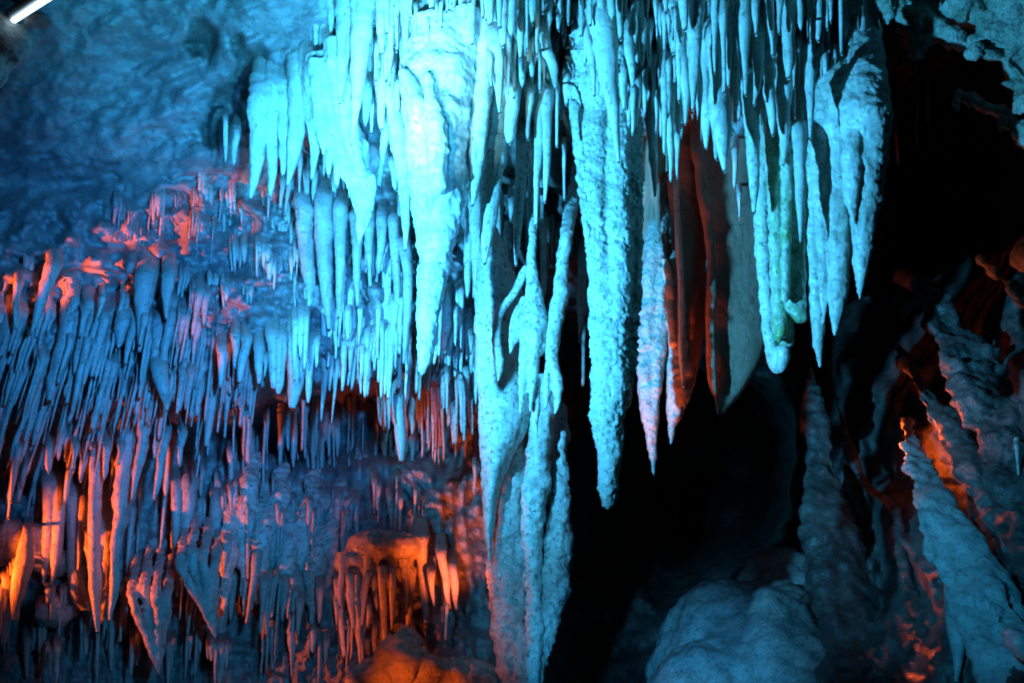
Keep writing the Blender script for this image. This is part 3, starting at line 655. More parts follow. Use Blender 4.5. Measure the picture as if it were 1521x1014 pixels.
SPK.sort(key=lambda s: -s[0])
PALE_TOP = ('pale',)
n_st = n_sw = 0
stuffV = []; restlist = []
names = []
for size, pts, Y, mat, seed, kw, label in SPK:
    kw = dict(kw); st_ = kw.pop('straw', False)
    wm = max(p[2] for p in pts[1:])
    x0, y0, w0 = pts[0]
    wr = min(w0, pts[1][2] * 1.35)
    rise = 10 + 0.9 * wr
    yw = wall(x0, y0 - rise)
    if yw - Y > 0.42: Y = yw - 0.42
    back = max(0.03, yw + 0.05 - Y)
    pts = [(x0, y0 - rise - wr * 0.25, wr * 0.12, back + 0.03), (x0, y0 - rise, wr * 0.65, back), (x0, y0 - rise * 0.45, wr * 0.95, back * 0.5), (x0, y0, wr * 1.0, back * 0.12)] + list(pts[1:])
    segs = 8 if wm < 9 else (12 if wm < 20 else 18)
    if 'lump' not in kw: kw['lump'] = 0.07 + 0.2 * (seed * 7.7 % 1.0) ** 2
    geo = spike_geo(pts, Y, seed=seed, segs=segs, rough=0.16 if wm > 9 else 0.1, **kw)
    if not label and ((not st_ and n_st >= 258) or (st_ and n_sw >= 60)):
        restlist.append((geo, mat)); continue
    kind = 'soda_straw' if st_ else 'stalactite'
    if st_: n_sw += 1
    else: n_st += 1
    o = link(kind, geo[0], geo[1], M[mat], origin=geo[0][0])
    tx, ty = pts[-1][0], pts[-1][1]
    ph, colr = place(tx, ty)
    if not label:
        L_ = pts[-1][1] - pts[0][1]
        d = (pts[-1][0] - pts[0][0]) / max(1, L_)
        leanw = ' leaning' if d < -0.13 else ''
        siz = 'long' if L_ > 115 else ('short' if L_ < 70 else 'middling')
        thk = 'thin' if wm < 11 else ('thick' if wm > 17 else 'tapering')
        label = f"{siz}{leanw} {thk} {colr} {'straw stalactite' if st_ else 'stalactite'} {ph}"
        tag(o, label, 'soda straw' if st_ else 'stalactite', group=('soda straws ' if st_ else 'stalactites ') + ph)
    else:
        tag(o, label, 'soda straw' if st_ else 'stalactite')
if restlist:
    V, Fc = join([r[0] for r in restlist])
    o = link('small_stalactites', V, Fc, M['plain'])
    o.data.materials.append(M['pale'])
    mi = []
    for gg, mt in restlist: mi += [1 if mt == 'pale' else 0] * len(gg[1])
    o.data.polygons.foreach_set('material_index', mi)
    tag(o, 'countless small stalactites filling the fringes and shelf edges between the larger ones', 'stalactites', kind='stuff')
print('spikes', n_st, 'straws', n_sw, 'rest', len(restlist))

# ------------------------------------------------------------------ large formations
def thing(name, label, cat, origin, group=None):
    return tag(empty(name, origin), label, cat, group)
def part(name, geo, mat, parent, origin=None, label=None):
    o = link(name, geo[0], geo[1], M[mat], origin=origin if origin is not None else parent.location, parent=parent)
    if label: o['label'] = label
    return o
def tmin(geo): return max(v.z for v in geo[0])
S = spike_geo; HI = dict(segs=22, nr=60)

# widest white mass with green tip (splits into upper flowstone mass, two knobs, green tip)
A_Y = 4.36
A = thing('flowstone_stalactite', 'widest white flowstone mass narrowing to a green tip left of centre', 'flowstone', P(650, 40, A_Y))
body = fuse([S([(655, 30, 90), (656, 60, 96), (654, 100, 106), (649, 150, 106), (648, 200, 96), (651, 260, 84), (652, 310, 74), (649, 350, 64), (645, 390, 48), (641, 420, 42)], A_Y, 1, rough=0.10, lump=0.05, deep=0.8, segs=26, nr=50),
             S([(690, 20, 60), (685, 80, 50), (680, 160, 40), (676, 240, 30), (672, 300, 26)], A_Y - 0.01, 2, segs=16, nr=40),
             S([(608, 118, 24), (616, 150, 34), (626, 220, 40), (634, 300, 40)], A_Y - 0.06, 3, segs=16, nr=30),
             S([(636, 112, 16), (640, 140, 20), (648, 200, 34), (650, 280, 30)], A_Y - 0.12, 4, segs=16, nr=30),
             S([(604, 150, 20), (612, 220, 22), (622, 300, 22), (628, 380, 16)], A_Y - 0.02, 5, segs=16, nr=30)],
            voxel=0.0075, smooth=6, disp=((0.010, 14), (0.006, 42), (0.0035, 95)), seed=3)
part('flowstone_mass', body, 'pale', A)
tipg = fuse([S([(643, 395, 46), (639, 430, 41), (636, 470, 34), (633, 505, 28), (630, 535, 22), (627, 552, 12)], A_Y, 6, segs=22, nr=40, rough=0.1, lump=0.07)],
            voxel=0.005, smooth=2, disp=((0.004, 40), (0.003, 100)))
part('tip', tipg, 'lightgreen', A, label='wet green tinged lower tip')
for nm, pp in (('knob', [(600, 104, 16), (604, 116, 24), (612, 140, 34), (622, 180, 30)]), ('knob', [(634, 98, 14), (636, 112, 20), (640, 140, 24), (646, 180, 22)])):
    part(nm, fuse([S(pp, A_Y - 0.09, 8, segs=16, nr=20)], voxel=0.006, smooth=4, disp=((0.003, 40),)), 'pale', A)

# slanting tongue
T = thing('flowstone_tongue', 'broad slanting white tongue of calcite pointing down to the right of the small row', 'flowstone', P(480, 90, 4.62))
tg = fuse([S([(478, 80, 50), (486, 130, 60), (502, 190, 70), (522, 240, 62), (538, 285, 42), (541, 320, 24), (535, 350, 12), (532, 364, 5)], 4.62, 2, deep=0.5, segs=24, nr=50, rough=0.08),
           S([(470, 90, 30), (476, 150, 26), (478, 195, 18), (481, 230, 8)], 4.58, 3, segs=14, nr=30), S([(500, 60, 40), (506, 130, 40), (520, 200, 30), (536, 260, 20)], 4.56, 4, segs=14, nr=30)],
          voxel=0.007, smooth=5, disp=((0.008, 14), (0.004, 50)))
part('tongue', tg, 'pale', T)
part('rim_spike', S([(498, 210, 22), (490, 232, 14), (488, 262, 4)], 4.6, 5, segs=14), 'pale', T)
part('rim_spike', S([(510, 225, 20), (502, 250, 12), (500, 278, 4)], 4.6, 6, segs=14), 'pale', T)

# long knobbly spike
B_Y = 4.5
B = thing('knobbly_stalactite', 'longest central stalactite, crusted with knobs, double stranded and blunt at its tip', 'stalactite', P(895, 60, B_Y))
bg = fuse([S([(900, 60, 110), (894, 120, 100), (884, 180, 56), (882, 240, 46), (884, 300, 42), (890, 380, 40), (896, 450, 44), (900, 520, 48), (902, 600, 50), (904, 680, 38), (905, 745, 24)], B_Y, 1, segs=24, nr=80, rough=0.1),
           S([(900, 60, 90), (908, 120, 66), (914, 180, 46), (916, 240, 42), (917, 300, 40), (919, 380, 42), (917, 450, 44), (914, 520, 44), (911, 600, 40), (907, 680, 32), (904, 750, 22)], B_Y - 0.005, 2, segs=24, nr=80, rough=0.1),
           S([(930, 100, 44), (934, 200, 42), (936, 300, 40), (936, 420, 38), (930, 520, 36), (922, 600, 32)], B_Y + 0.06, 3, segs=18, nr=60)],
          voxel=0.0065, smooth=3, disp=((0.008, 18), (-0.012, 42), (-0.009, 85), (0.004, 120)), seed=7)
part('shaft', bg, 'nubbly', B)
part('side_strand', fuse([S([(852, 150, 16), (858, 170, 26), (862, 220, 22), (868, 290, 18), (874, 360, 12)], B_Y - 0.02, 4, segs=16, nr=40)], voxel=0.006, smooth=2, disp=((0.004, 30), (-0.012, 42))), 'nubbly', B)

# brown curtains
G = thing('brown_curtain', 'broad brown calcite curtain with a slanting lower edge and pointed toe', 'drapery', P(1085, 250, 4.85))
gg = fuse([curtain_geo([(140, 1030, 1160), (200, 1030, 1155), (250, 1030, 1150), (290, 1037, 1145), (330, 1047, 1142), (400, 1052, 1140), (480, 1049, 1138), (530, 1051, 1132), (570, 1056, 1112), (595, 1061, 1094), (615, 1065, 1075)], 4.84, 0.07, folds=0.25, amp=0.03, tilt=0.12, n=22, nr=60, seed=1.1),
           S([(1030, 150, 14, .1), (1036, 220, 18), (1042, 270, 18), (1051, 330, 16), (1057, 400, 15), (1055, 480, 16), (1058, 560, 14), (1062, 585, 8)], 4.845, 3, segs=14, nr=40)],
          voxel=0.007, smooth=5, disp=((0.008, 6), (0.0015, 30)))
part('sheet', gg, 'brown', G)
H_ = thing('brown_curtain', 'narrow reddish curtain with a bright white leading edge left of the broad brown one', 'drapery', P(1025, 270, 4.9))
part('sheet', fuse([curtain_geo([(150, 1004, 1046), (210, 1004, 1048), (260, 1004, 1050), (310, 1006, 1049), (370, 1010, 1049), (440, 1011, 1048), (500, 1012, 1046), (535, 1013, 1040), (560, 1014, 1030), (574, 1016, 1021)], 4.9, 0.05, folds=0.5, amp=0.03, tilt=0.25, n=14, nr=50, seed=2.0)], voxel=0.006, smooth=3, disp=((0.005, 14), (0.002, 50))), 'brown', H_)
part('leading_edge', S([(1004, 180, 8), (1004, 270, 9), (1008, 360, 10), (1012, 430, 10), (1012, 520, 9), (1015, 574, 4)], 4.86, 5, segs=14, nr=40), 'pale', H_, label='bright white leading edge')
q2 = thing('calcite_stub', 'chalky white stub of calcite beside the bright edged curtain', 'stalactite', P(992, 390, 4.9))
part('stub', fuse([S([(988, 385, 10), (992, 410, 16), (996, 450, 16), (999, 490, 17), (1000, 512, 15)], 4.9, 5, segs=16, nr=30, blunt=True)], voxel=0.005, smooth=3, disp=((0.003, 40),)), 'pale', q2)
c3 = thing('brown_curtain', 'folded dark red curtain in the shade just right of the knobbly spike', 'drapery', P(985, 260, 5.05))
part('sheet', fuse([curtain_geo([(130, 960, 1010), (190, 950, 1018), (230, 945, 1020), (300, 948, 1018), (360, 948, 1010), (395, 949, 985), (430, 949, 965), (452, 950, 954)], 5.0, 0.045, folds=2.2, amp=0.04, n=22, nr=40, seed=0.4)], voxel=0.007, smooth=3, disp=((0.006, 14),)), 'brown', c3)
part('fold', S([(975, 260, 14), (977, 330, 10), (976, 390, 8), (975, 420, 3)], 4.93, 2, segs=12), 'brown', c3)
part('fold', S([(998, 260, 16), (1000, 320, 12), (1001, 370, 5)], 4.93, 3, segs=12), 'brown', c3)
c4 = thing('wet_stalactite', 'glistening stalactite with the lowest sharp tip and a hanging drop right of the knobbly spike', 'stalactite', P(962, 380, 4.95))
part('shaft', fuse([S([(985, 230, 20, .15), (980, 300, 26, .05), (974, 360, 34), (968, 430, 38), (962, 500, 34), (962, 560, 32), (965, 610, 27), (969, 655, 17), (971, 706, 4)], 4.95, 2, segs=20, nr=60), S([(985, 400, 26), (980, 480, 26), (974, 560, 22), (972, 620, 14)], 4.93, 3, segs=16, nr=40)], voxel=0.006, smooth=3, disp=((0.006, 20), (0.004, 60))), 'wet', c4)
c5 = thing('wet_stalactite', 'glistening broad wedge with a small pointed tip under the bright edged curtain', 'stalactite', P(1003, 470, 4.95))
part('shaft', fuse([S([(1000, 330, 14, .1), (1001, 390, 22), (1003, 440, 30), (1005, 500, 38), (1009, 555, 42), (1006, 595, 34), (999, 635, 13), (996, 661, 4)], 4.96, 2, segs=20, nr=50), S([(1030, 540, 14), (1026, 565, 14), (1018, 595, 12), (1008, 620, 8)], 4.95, 3, segs=14, nr=24)], voxel=0.006, smooth=2, disp=((0.006, 20), (0.004, 60))), 'wet', c5)

# algae green cluster
E = thing('green_cluster', 'fused cluster of algae green stalactites with blunt stepped ends', 'stalactite cluster', P(1155, 170, 4.6))
g1 = fuse([S([(1128, 170, 36), (1129, 230, 28), (1130, 300, 24), (1133, 380, 22), (1138, 450, 20), (1144, 500, 21), (1151, 540, 22), (1155, 553, 14)], 4.60, 1, segs=18, nr=70, blunt=True), S([(1162, 515, 20), (1164, 530, 20), (1160, 548, 14)], 4.56, 2, segs=14, nr=10, blunt=True)], voxel=0.0055, smooth=3, disp=((0.005, 25), (0.003, 80)))
part('spike', g1, 'lightgreen', E)
g2 = fuse([S([(1150, 180, 34), (1150, 250, 26), (1152, 330, 22), (1155, 420, 22), (1158, 500, 23)], 4.54, 3, segs=18, nr=60, blunt=True), S([(1168, 440, 26), (1168, 480, 26), (1167, 512, 24)], 4.6, 4, segs=16, nr=12, blunt=True)], voxel=0.006, smooth=3, disp=((0.005, 25), (0.003, 80)))
part('spike', g2, 'green', E, label='greenest spike with a stubby end')
g3 = fuse([curtain_geo([(180, 1158, 1202), (260, 1160, 1200), (340, 1161, 1199), (400, 1162, 1198), (445, 1163, 1198), (462, 1170, 1198), (478, 1184, 1198)], 4.50, 0.09, folds=0.5, amp=0.02, n=14, nr=50, seed=0), S([(1168, 200, 20), (1168, 300, 17), (1167, 400, 15), (1166, 445, 12)], 4.44, 6, segs=14, nr=40)], voxel=0.006, smooth=3, disp=((0.005, 20), (0.004, 60)))
part('sheet', g3, 'green', E, label='dark green mottled sheet')

# pale right hand cluster
R_ = thing('pale_cluster', 'fused cluster of pale stalactites with the cleanest sharp tips at the right', 'stalactite cluster', P(1245, 120, 4.55))
for pts, Yv in [([(1203, 150, 40), (1204, 220, 32), (1206, 300, 24), (1210, 400, 20), (1214, 470, 18), (1217, 520, 11), (1218, 545, 4)], 4.5),
                ([(1222, 150, 44), (1221, 230, 36), (1222, 320, 26), (1224, 420, 16), (1222, 482, 6)], 4.48),
                ([(1246, 130, 56), (1244, 200, 44), (1243, 300, 34), (1245, 390, 31), (1244, 445, 23), (1240, 498, 4)], 4.46),
                ([(1284, 160, 64), (1288, 230, 50), (1286, 290, 42), (1282, 350, 27), (1280, 400, 18), (1277, 444, 4)], 4.38),
                ([(1268, 210, 22), (1266, 245, 26), (1265, 290, 19), (1268, 334, 4)], 4.34)]:
    pts = [(p[0], p[1], p[2] * (1.22 if p[2] > 8 else 1)) for p in pts]
    pts = [(pts[0][0] - 4, 40, pts[0][2] * .7, .3), (pts[0][0] - 1, 95, pts[0][2] * .8, .12)] + pts
    part('spike', fuse([S(pts, Yv, pts[0][0], segs=18, nr=60, rough=0.12)], voxel=0.0055, smooth=2, disp=((0.005, 22), (0.003, 70))), 'lightgreen' if pts[0][0] < 1215 else 'pale', R_)
part('root_mass', fuse([curtain_geo([(-60, 1196, 1304), (40, 1196, 1306), (120, 1198, 1308), (180, 1200, 1308), (230, 1206, 1306), (262, 1216, 1304), (285, 1236, 1300)], 4.62, 0.12, folds=3.6, amp=0.035, n=34, nr=40, seed=.7)], voxel=0.008, smooth=4, disp=((0.010, 12), (0.004, 50))), 'plain', R_)

# centre group above the column
J = thing('forked_stalactite', 'forked stalactite with three legs and an arch above the lower column', 'stalactite', P(792, 290, 4.7))
part('shaft', fuse([S([(794, 190, 26, .3), (793, 250, 18, .1), (791, 340, 13), (790, 400, 16), (793, 450, 30), (796, 490, 36), (792, 525, 30)], 4.7, 1, segs=18, nr=50), S([(788, 480, 30), (780, 530, 19), (776, 580, 13), (773, 614, 4)], 4.69, 2, segs=16, nr=30),
                    S([(796, 490, 24), (792, 550, 15), (788, 611, 4)], 4.68, 3, segs=16, nr=30), S([(797, 560, 12), (795, 610, 13), (797, 655, 3)], 4.71, 4, segs=14, nr=24)], voxel=0.0055, smooth=3, disp=((0.005, 25), (0.004, 70))), 'speckled', J)
part('arch', fuse([S([(782, 395, 12), (770, 425, 15), (752, 450, 15), (740, 470, 14), (737, 505, 14), (742, 540, 13), (740, 566, 4)], 4.72, 5, segs=16, nr=50)], voxel=0.0055, smooth=3, disp=((0.004, 25), (0.003, 70))), 'speckled', J, label='arching limb ending in a thin spike')
part('web', fuse([curtain_geo([(440, 775, 800), (465, 760, 798), (490, 755, 790), (510, 755, 768), (527, 756, 759)], 4.74, 0.04, folds=.4, amp=.01, n=10, nr=30)], voxel=0.0055, smooth=2, disp=((0.004, 30),)), 'speckled', J)
J2 = thing('kinked_stalactite', 'kinked turquoise stalactite bent like a finger with a small side prong', 'stalactite', P(832, 340, 4.72))
part('shaft', fuse([S([(862, 230, 16, .6), (852, 290, 20, .3), (842, 345, 20), (836, 390, 18), (832, 435, 25), (823, 490, 22), (821, 535, 20), (828, 570, 18), (827, 598, 10), (824, 615, 4)], 4.7, 1, segs=18, nr=60)], voxel=0.0055, smooth=2, disp=((0.005, 25), (0.003, 70))), 'speckled', J2)
part('prong', S([(817, 530, 10), (812, 555, 9), (811, 585, 9), (810, 607, 3)], 4.71, 1, segs=14), 'speckled', J2)

# lower column
K = thing('flowstone_column', 'tall glistening flowstone column of merged strands rising from the bottom edge', 'column', P(775, 1040, 5.0))
part('upper_curtain', fuse([curtain_geo([(340, 716, 740), (400, 708, 762), (470, 704, 790), (540, 706, 802), (600, 709, 800), (640, 710, 784), (690, 713, 757), (740, 716, 741), (790, 719, 733), (825, 723, 731), (836, 725, 728)], 4.9, 0.10, folds=0.6, amp=0.03, tilt=0.08, n=20, nr=60, seed=2.5)], voxel=0.0075, smooth=4, disp=((0.008, 14), (0.004, 50))), 'speckled', K, label='pale upper curtain ending in a sharp point')
part('body', fuse([curtain_geo([(600, 760, 846), (680, 745, 842), (760, 735, 838), (840, 732, 828), (920, 736, 812), (1030, 742, 796)], 5.12, 0.16, folds=1.4, amp=0.05, n=24, nr=50, seed=1.0)], voxel=0.009, smooth=3, disp=((0.02, 10), (0.01, 30), (0.006, 80))), 'wet', K)
part('strand', fuse([S([(768, 640, 30), (758, 720, 54), (752, 800, 58), (751, 880, 54), (755, 950, 44), (758, 1030, 34)], 5.03, 1, segs=20, nr=70), S([(772, 800, 26), (770, 880, 24), (772, 960, 18), (775, 1030, 24)], 5.0, 2, segs=16, nr=40)], voxel=0.008, smooth=3, disp=((0.014, 14), (0.008, 36), (0.005, 80))), 'wet', K)
part('strand', fuse([S([(812, 560, 50), (803, 620, 42), (799, 680, 38), (794, 740, 40), (790, 800, 32), (792, 870, 26), (793, 940, 26), (790, 1030, 26)], 4.97, 3, segs=20, nr=70)], voxel=0.008, smooth=3, disp=((0.012, 14), (0.007, 36), (0.004, 80))), 'speckled', K)
part('strand', fuse([S([(836, 640, 10), (833, 690, 18), (832, 750, 28), (826, 820, 42), (817, 890, 48), (806, 950, 36), (795, 1000, 24), (790, 1040, 22)], 5.02, 5, segs=20, nr=70)], voxel=0.008, smooth=2, disp=((0.014, 16), (0.010, 36), (0.006, 80))), 'wet', K, label='glistening right strand')

# small curtains at lower left: strands that run together at the toe
for lab, tx, ty, Yv, tops in (('small salmon coloured curtain with a pointed toe at the bottom left', 320, 946, 5.42, ((268, 835), (284, 820), (302, 828), (318, 842))),
                              ('dark violet curtain with an orange left rim at the bottom left', 236, 1002, 5.5, ((196, 880), (214, 868), (232, 872), (248, 884))),
                              ('glowing orange curtain behind the longest orange spike', 152, 926, 5.52, ((132, 800), (146, 790), (162, 800)))):
    t = thing('small_curtain', lab, 'drapery', P(tx, tops[0][1], Yv))
    gs = []
    for k, (x, y) in enumerate(tops):
        gs.append(S([(x + 8, y - 60, 12, .40), (x + 4, y - 25, 16, .12), (x, y + 5, 16), (lerp(x, tx, .45), lerp(y, ty, .45), 15, .01 * k), (lerp(x, tx, .8), lerp(y, ty, .8), 10), (tx, ty, 3)], Yv + 0.02 * (k % 2), x, segs=12, nr=34, deep=.7))
    part('sheet', fuse(gs, voxel=0.0065, smooth=4, disp=((0.008, 16), (0.004, 50))), 'plain', t)

bk = thing('rock_block', 'fissured grey block with an orange rim behind the wedge at lower left', 'rock', P(45, 830, 5.7))
part('rock', fuse([blob_geo(40, 815, 44, 5.72, sz=.8), blob_geo(80, 835, 30, 5.74, sz=.8), blob_geo(10, 800, 36, 5.7), blob_geo(85, 900, 34, 5.75, sz=.7)], voxel=0.012, smooth=2, disp=((0.05, 5), (0.02, 14), (0.01, 40))), 'wet', bk)

# teal folds at the bottom
tf = thing('fold_mass', 'teal mass of overlapping folds in the middle of the lower left wall', 'flowstone', P(400, 700, 5.9))
part('folds', fuse([S([(x + 14, y - 70, 20, .35), (x + 8, y - 30, 28, .1), (x, y + 20, 30), (x - 4, y + 75, 22), (x - 7, y + 75 + l, 5)], 5.72 + z, x, segs=14, nr=36)
                           for x, y, l, z in ((340, 780, 50, 0), (366, 740, 70, .05), (388, 790, 30, -.02), (408, 760, 30, .06), (428, 800, 50, 0), (452, 770, 24, .05), (470, 810, 40, .02), (492, 780, 30, .08))],
                   voxel=0.010, smooth=3, disp=((0.02, 9), (0.010, 30), (0.006, 70))), 'speckled', tf)

# alcove hood
hood = thing('flowstone_hood', 'rounded flowstone hood lit orange over the alcove at lower centre', 'flowstone', P(560, 800, 5.35))
part('cap', fuse([blob_geo(560, 815, 46, 5.45, sz=0.62), blob_geo(600, 812, 36, 5.42, sz=0.7), blob_geo(528, 835, 30, 5.42, sz=0.6), blob_geo(590, 850, 30, 5.45, sz=0.8), blob_geo(550, 850, 30, 5.47, sz=0.8)], voxel=0.01, smooth=5, disp=((0.02, 8), (0.008, 30), (0.004, 80))), 'wet', hood)
for a, b, c, e in [(508, 840, 505, 8), (545, 845, 540, 8), (600, 850, 604, 8)]:
    part('drip_fold', S([(a, b - 20, e * 2), (a, b, e * 1.4), (c, b + 40, e), (c, b + 62, 3)], 5.36, a, segs=12), 'wet', hood)

# foot rocks below the orange wall
ft = thing('boulder', 'jagged orange and blue boulder at the foot of the orange wall', 'rock', P(620, 1010, 5.0))
part('rock', fuse([blob_geo(600, 985, 40, 5.0, sz=.8), blob_geo(560, 1010, 44, 5.05, sz=.7), blob_geo(640, 1000, 36, 5.0, sz=.8), blob_geo(690, 1015, 50, 5.05, sz=.8), blob_geo(612, 950, 20, 5.02)], voxel=0.012, smooth=2, disp=((0.05, 6), (0.025, 15), (0.010, 40), (0.005, 90))), 'wet', ft)

# right hand side: ridges running down to the right
def ridge(name, label, pts, Ya, Yb, mat, deep=1.0, disp=((0.05, 5), (0.03, 14), (0.012, 40), (0.006, 90)), extra=(), voxel=0.014, cat='rock ridge', lump=0.15):
    t = thing(name, label, cat, P(pts[-1][0], pts[-1][1], Yb))
    geos = [spike_geo(pts, Ya, pts[0][0], Y2=Yb, segs=20, nr=60, deep=deep, rough=lump, lump=lump)]
    for e in extra: geos.append(spike_geo(e[0], e[1], e[0][0][0], Y2=e[2], segs=16, nr=40, deep=deep, rough=0.2, lump=.15))
    part('rock', fuse(geos, voxel=voxel, smooth=2, disp=disp, seed=pts[0][0]), mat, t)
    return t
ridge('rock_buttress', 'wide dim blue buttress of pitted rock bordering the black hollow on its right', [(1204, 540, 14), (1208, 610, 28), (1216, 680, 46), (1230, 750, 66), (1250, 830, 92), (1276, 910, 112), (1318, 1040, 130)], 6.7, 5.8, 'painted_shade', 0.45, disp=((0.05, 2.5), (-0.03, 7), (0.02, 18), (0.008, 60)), lump=0.05)
ridge('rock_ridge', 'thin orange rimmed ridge snaking down beside the dark blue buttress', [(1243, 590, 10), (1262, 670, 14), (1290, 720, 18), (1326, 752, 22), (1334, 790, 18), (1345, 850, 22), (1370, 920, 34), (1400, 1030, 50)], 6.3, 5.3, 'painted_shade', 0.9, disp=((0.03, 6), (0.015, 16), (0.008, 50)))
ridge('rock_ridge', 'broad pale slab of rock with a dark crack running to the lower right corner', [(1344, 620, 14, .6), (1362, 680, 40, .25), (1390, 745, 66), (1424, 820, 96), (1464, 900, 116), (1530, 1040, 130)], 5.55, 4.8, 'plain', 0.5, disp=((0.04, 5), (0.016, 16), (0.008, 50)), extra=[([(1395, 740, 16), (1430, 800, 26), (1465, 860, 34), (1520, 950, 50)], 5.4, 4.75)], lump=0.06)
ridge('rock_ridge', 'upper ridge with an orange knob at its head descending towards the right edge', [(1348, 408, 34), (1378, 428, 46), (1402, 475, 50), (1436, 535, 80), (1480, 610, 110), (1560, 740, 150)], 6.15, 5.2, 'painted_shade', 0.6, disp=((0.07, 4), (0.04, 10), (0.02, 26), (0.01, 70)), lump=0.1)
ridge('rock_ridge', 'narrow middle ridge with a broken orange line right of the black hollow', [(1332, 510, 12), (1360, 560, 26), (1396, 615, 44), (1440, 680, 60), (1490, 760, 76), (1550, 850, 90)], 6.1, 5.1, 'painted_shade', 0.8, disp=((0.04, 6), (0.02, 16), (0.01, 50)))
q(1402, 925, 1408, 1012, 22, 5.0, 'plain') if False else None
o = link('stalactite', *spike_geo([(1408, 860, 12, .4), (1414, 900, 22, .12), (1419, 935, 26), (1423, 975, 16), (1420, 1012, 5)], 5.02, 4, segs=16), M['plain'], origin=P(1418, 915, 5.02))
tag(o, 'dark fang shaped stalactite at the bottom right in front of an orange slit', 'stalactite')
for (a, b, c, d, e, lb) in [(1510, 660, 1514, 725, 6, 'thin pale straw near the right edge')]:
    o = link('soda_straw', *spike_geo([(a, b - 10, e * 1.4, 0.12), (a, b, e * 1.3), (a + 1, b + 12, e), (c, d, e * .5)], min(wall(a, b), wall(c, d)) - 0.12, 4, segs=10), M['pale'], origin=P(a, b, wall(a, b))); tag(o, lb, 'soda straw')

# flowstone mound at lower right
mo = thing('flowstone_mound', 'smooth rounded flowstone mound glowing dull blue below the black hollow', 'flowstone', P(1100, 1030, 6.2))
part('rock', fuse([blob_geo(1110, 960, 120, 6.9, sz=0.95, deep=1.2, sub=4), blob_geo(1060, 1040, 110, 6.5, sz=.8, sub=4), blob_geo(1180, 1040, 120, 6.5, sz=.9, sub=4), blob_geo(1150, 900, 80, 7.2, sub=4), blob_geo(1030, 1000, 60, 6.7, sub=3)], voxel=0.02, smooth=8, disp=((0.09, 3.0), (-0.03, 5.5), (0.03, 10), (0.012, 28), (0.005, 70))), 'wet', mo)
# craggy rock, upper right
def crag(name, label, centers, Y0, voxel=0.010, disp=((0.09, 6), (-0.06, 13), (-0.03, 30), (0.012, 60)), mat='crag', seed=0):
    t = thing(name, label, 'rock', P(centers[0][0], centers[0][1] - 40, Y0))
    part('rock', fuse([blob_geo(x, y, r, Y0 + dy, sub=3) for (x, y, r, dy) in centers], voxel=voxel, smooth=2, disp=disp, seed=seed), mat, t); return t
crag('crag', 'large pitted crag filling the upper right corner', [(1440, -20, 60, .1), (1500, 10, 60, .05), (1530, 70, 50, 0), (1480, 60, 34, .05), (1500, 90, 26, .0), (1535, 130, 36, 0), (1400, 0, 30, .15), (1455, 80, 14, .0), (1560, 0, 70, 0)], 4.5, seed=1)
crag('crag', 'thin craggy arm reaching left from the upper right crag', [(1350, -10, 34, .1), (1358, 30, 26, .08), (1362, 60, 18, .08), (1360, 85, 9, .08), (1359, 102, 5, .08), (1375, 38, 22, .08), (1392, 48, 20, .06), (1412, 54, 18, .05), (1430, 62, 16, .05), (1400, 20, 24, .1)], 4.55, voxel=.009, disp=((0.03, 14), (-0.022, 30), (0.008, 70)), seed=2)
crag('crag', 'small pointed crag hanging from the top edge before the black hollow', [(1318, -20, 22, 0), (1318, 5, 17, 0), (1319, 22, 10, 0), (1319, 35, 5, 0)], 4.4, voxel=.008, disp=((0.015, 20), (-0.012, 40)), seed=3)
crag('crag', 'tiny knobby crag at the top edge near the lone bright straw', [(1272, -10, 14, 0), (1272, 8, 8, 0), (1275, 22, 5, 0), (1268, 14, 5, 0)], 4.4, voxel=.007, disp=((0.01, 25), (-0.01, 50)), seed=4)
lc = crag('crag', 'low craggy lip with dripping nubs beneath the upper right crag', [(1425, 140, 9, 0), (1440, 145, 12, 0), (1455, 155, 11, 0), (1470, 160, 10, 0), (1485, 168, 13, 0), (1500, 180, 11, 0), (1420, 152, 7, 0), (1530, 200, 26, 0), (1515, 190, 12, 0)], 4.7, voxel=.008, disp=((0.015, 20), (-0.012, 40)), seed=5)
for x, y, l in ((1422, 150, 17), (1440, 150, 12), (1486, 175, 22), (1503, 180, 20), (1510, 190, 12)):
    part('nub', S([(x, y - 8, 12), (x, y, 9), (x, y + l * .7, 7), (x, y + l, 3)], 4.7, x, segs=12), 'crag', lc)
crag('crag', 'small blue outcrop at the right edge above the orange knob', [(1460, 385, 10, 0), (1475, 400, 12, 0), (1482, 410, 8, 0), (1500, 425, 12, 0), (1520, 440, 16, 0), (1535, 380, 30, 0.1)], 5.2, voxel=.011, disp=((0.03, 14), (-0.022, 30)), seed=6)

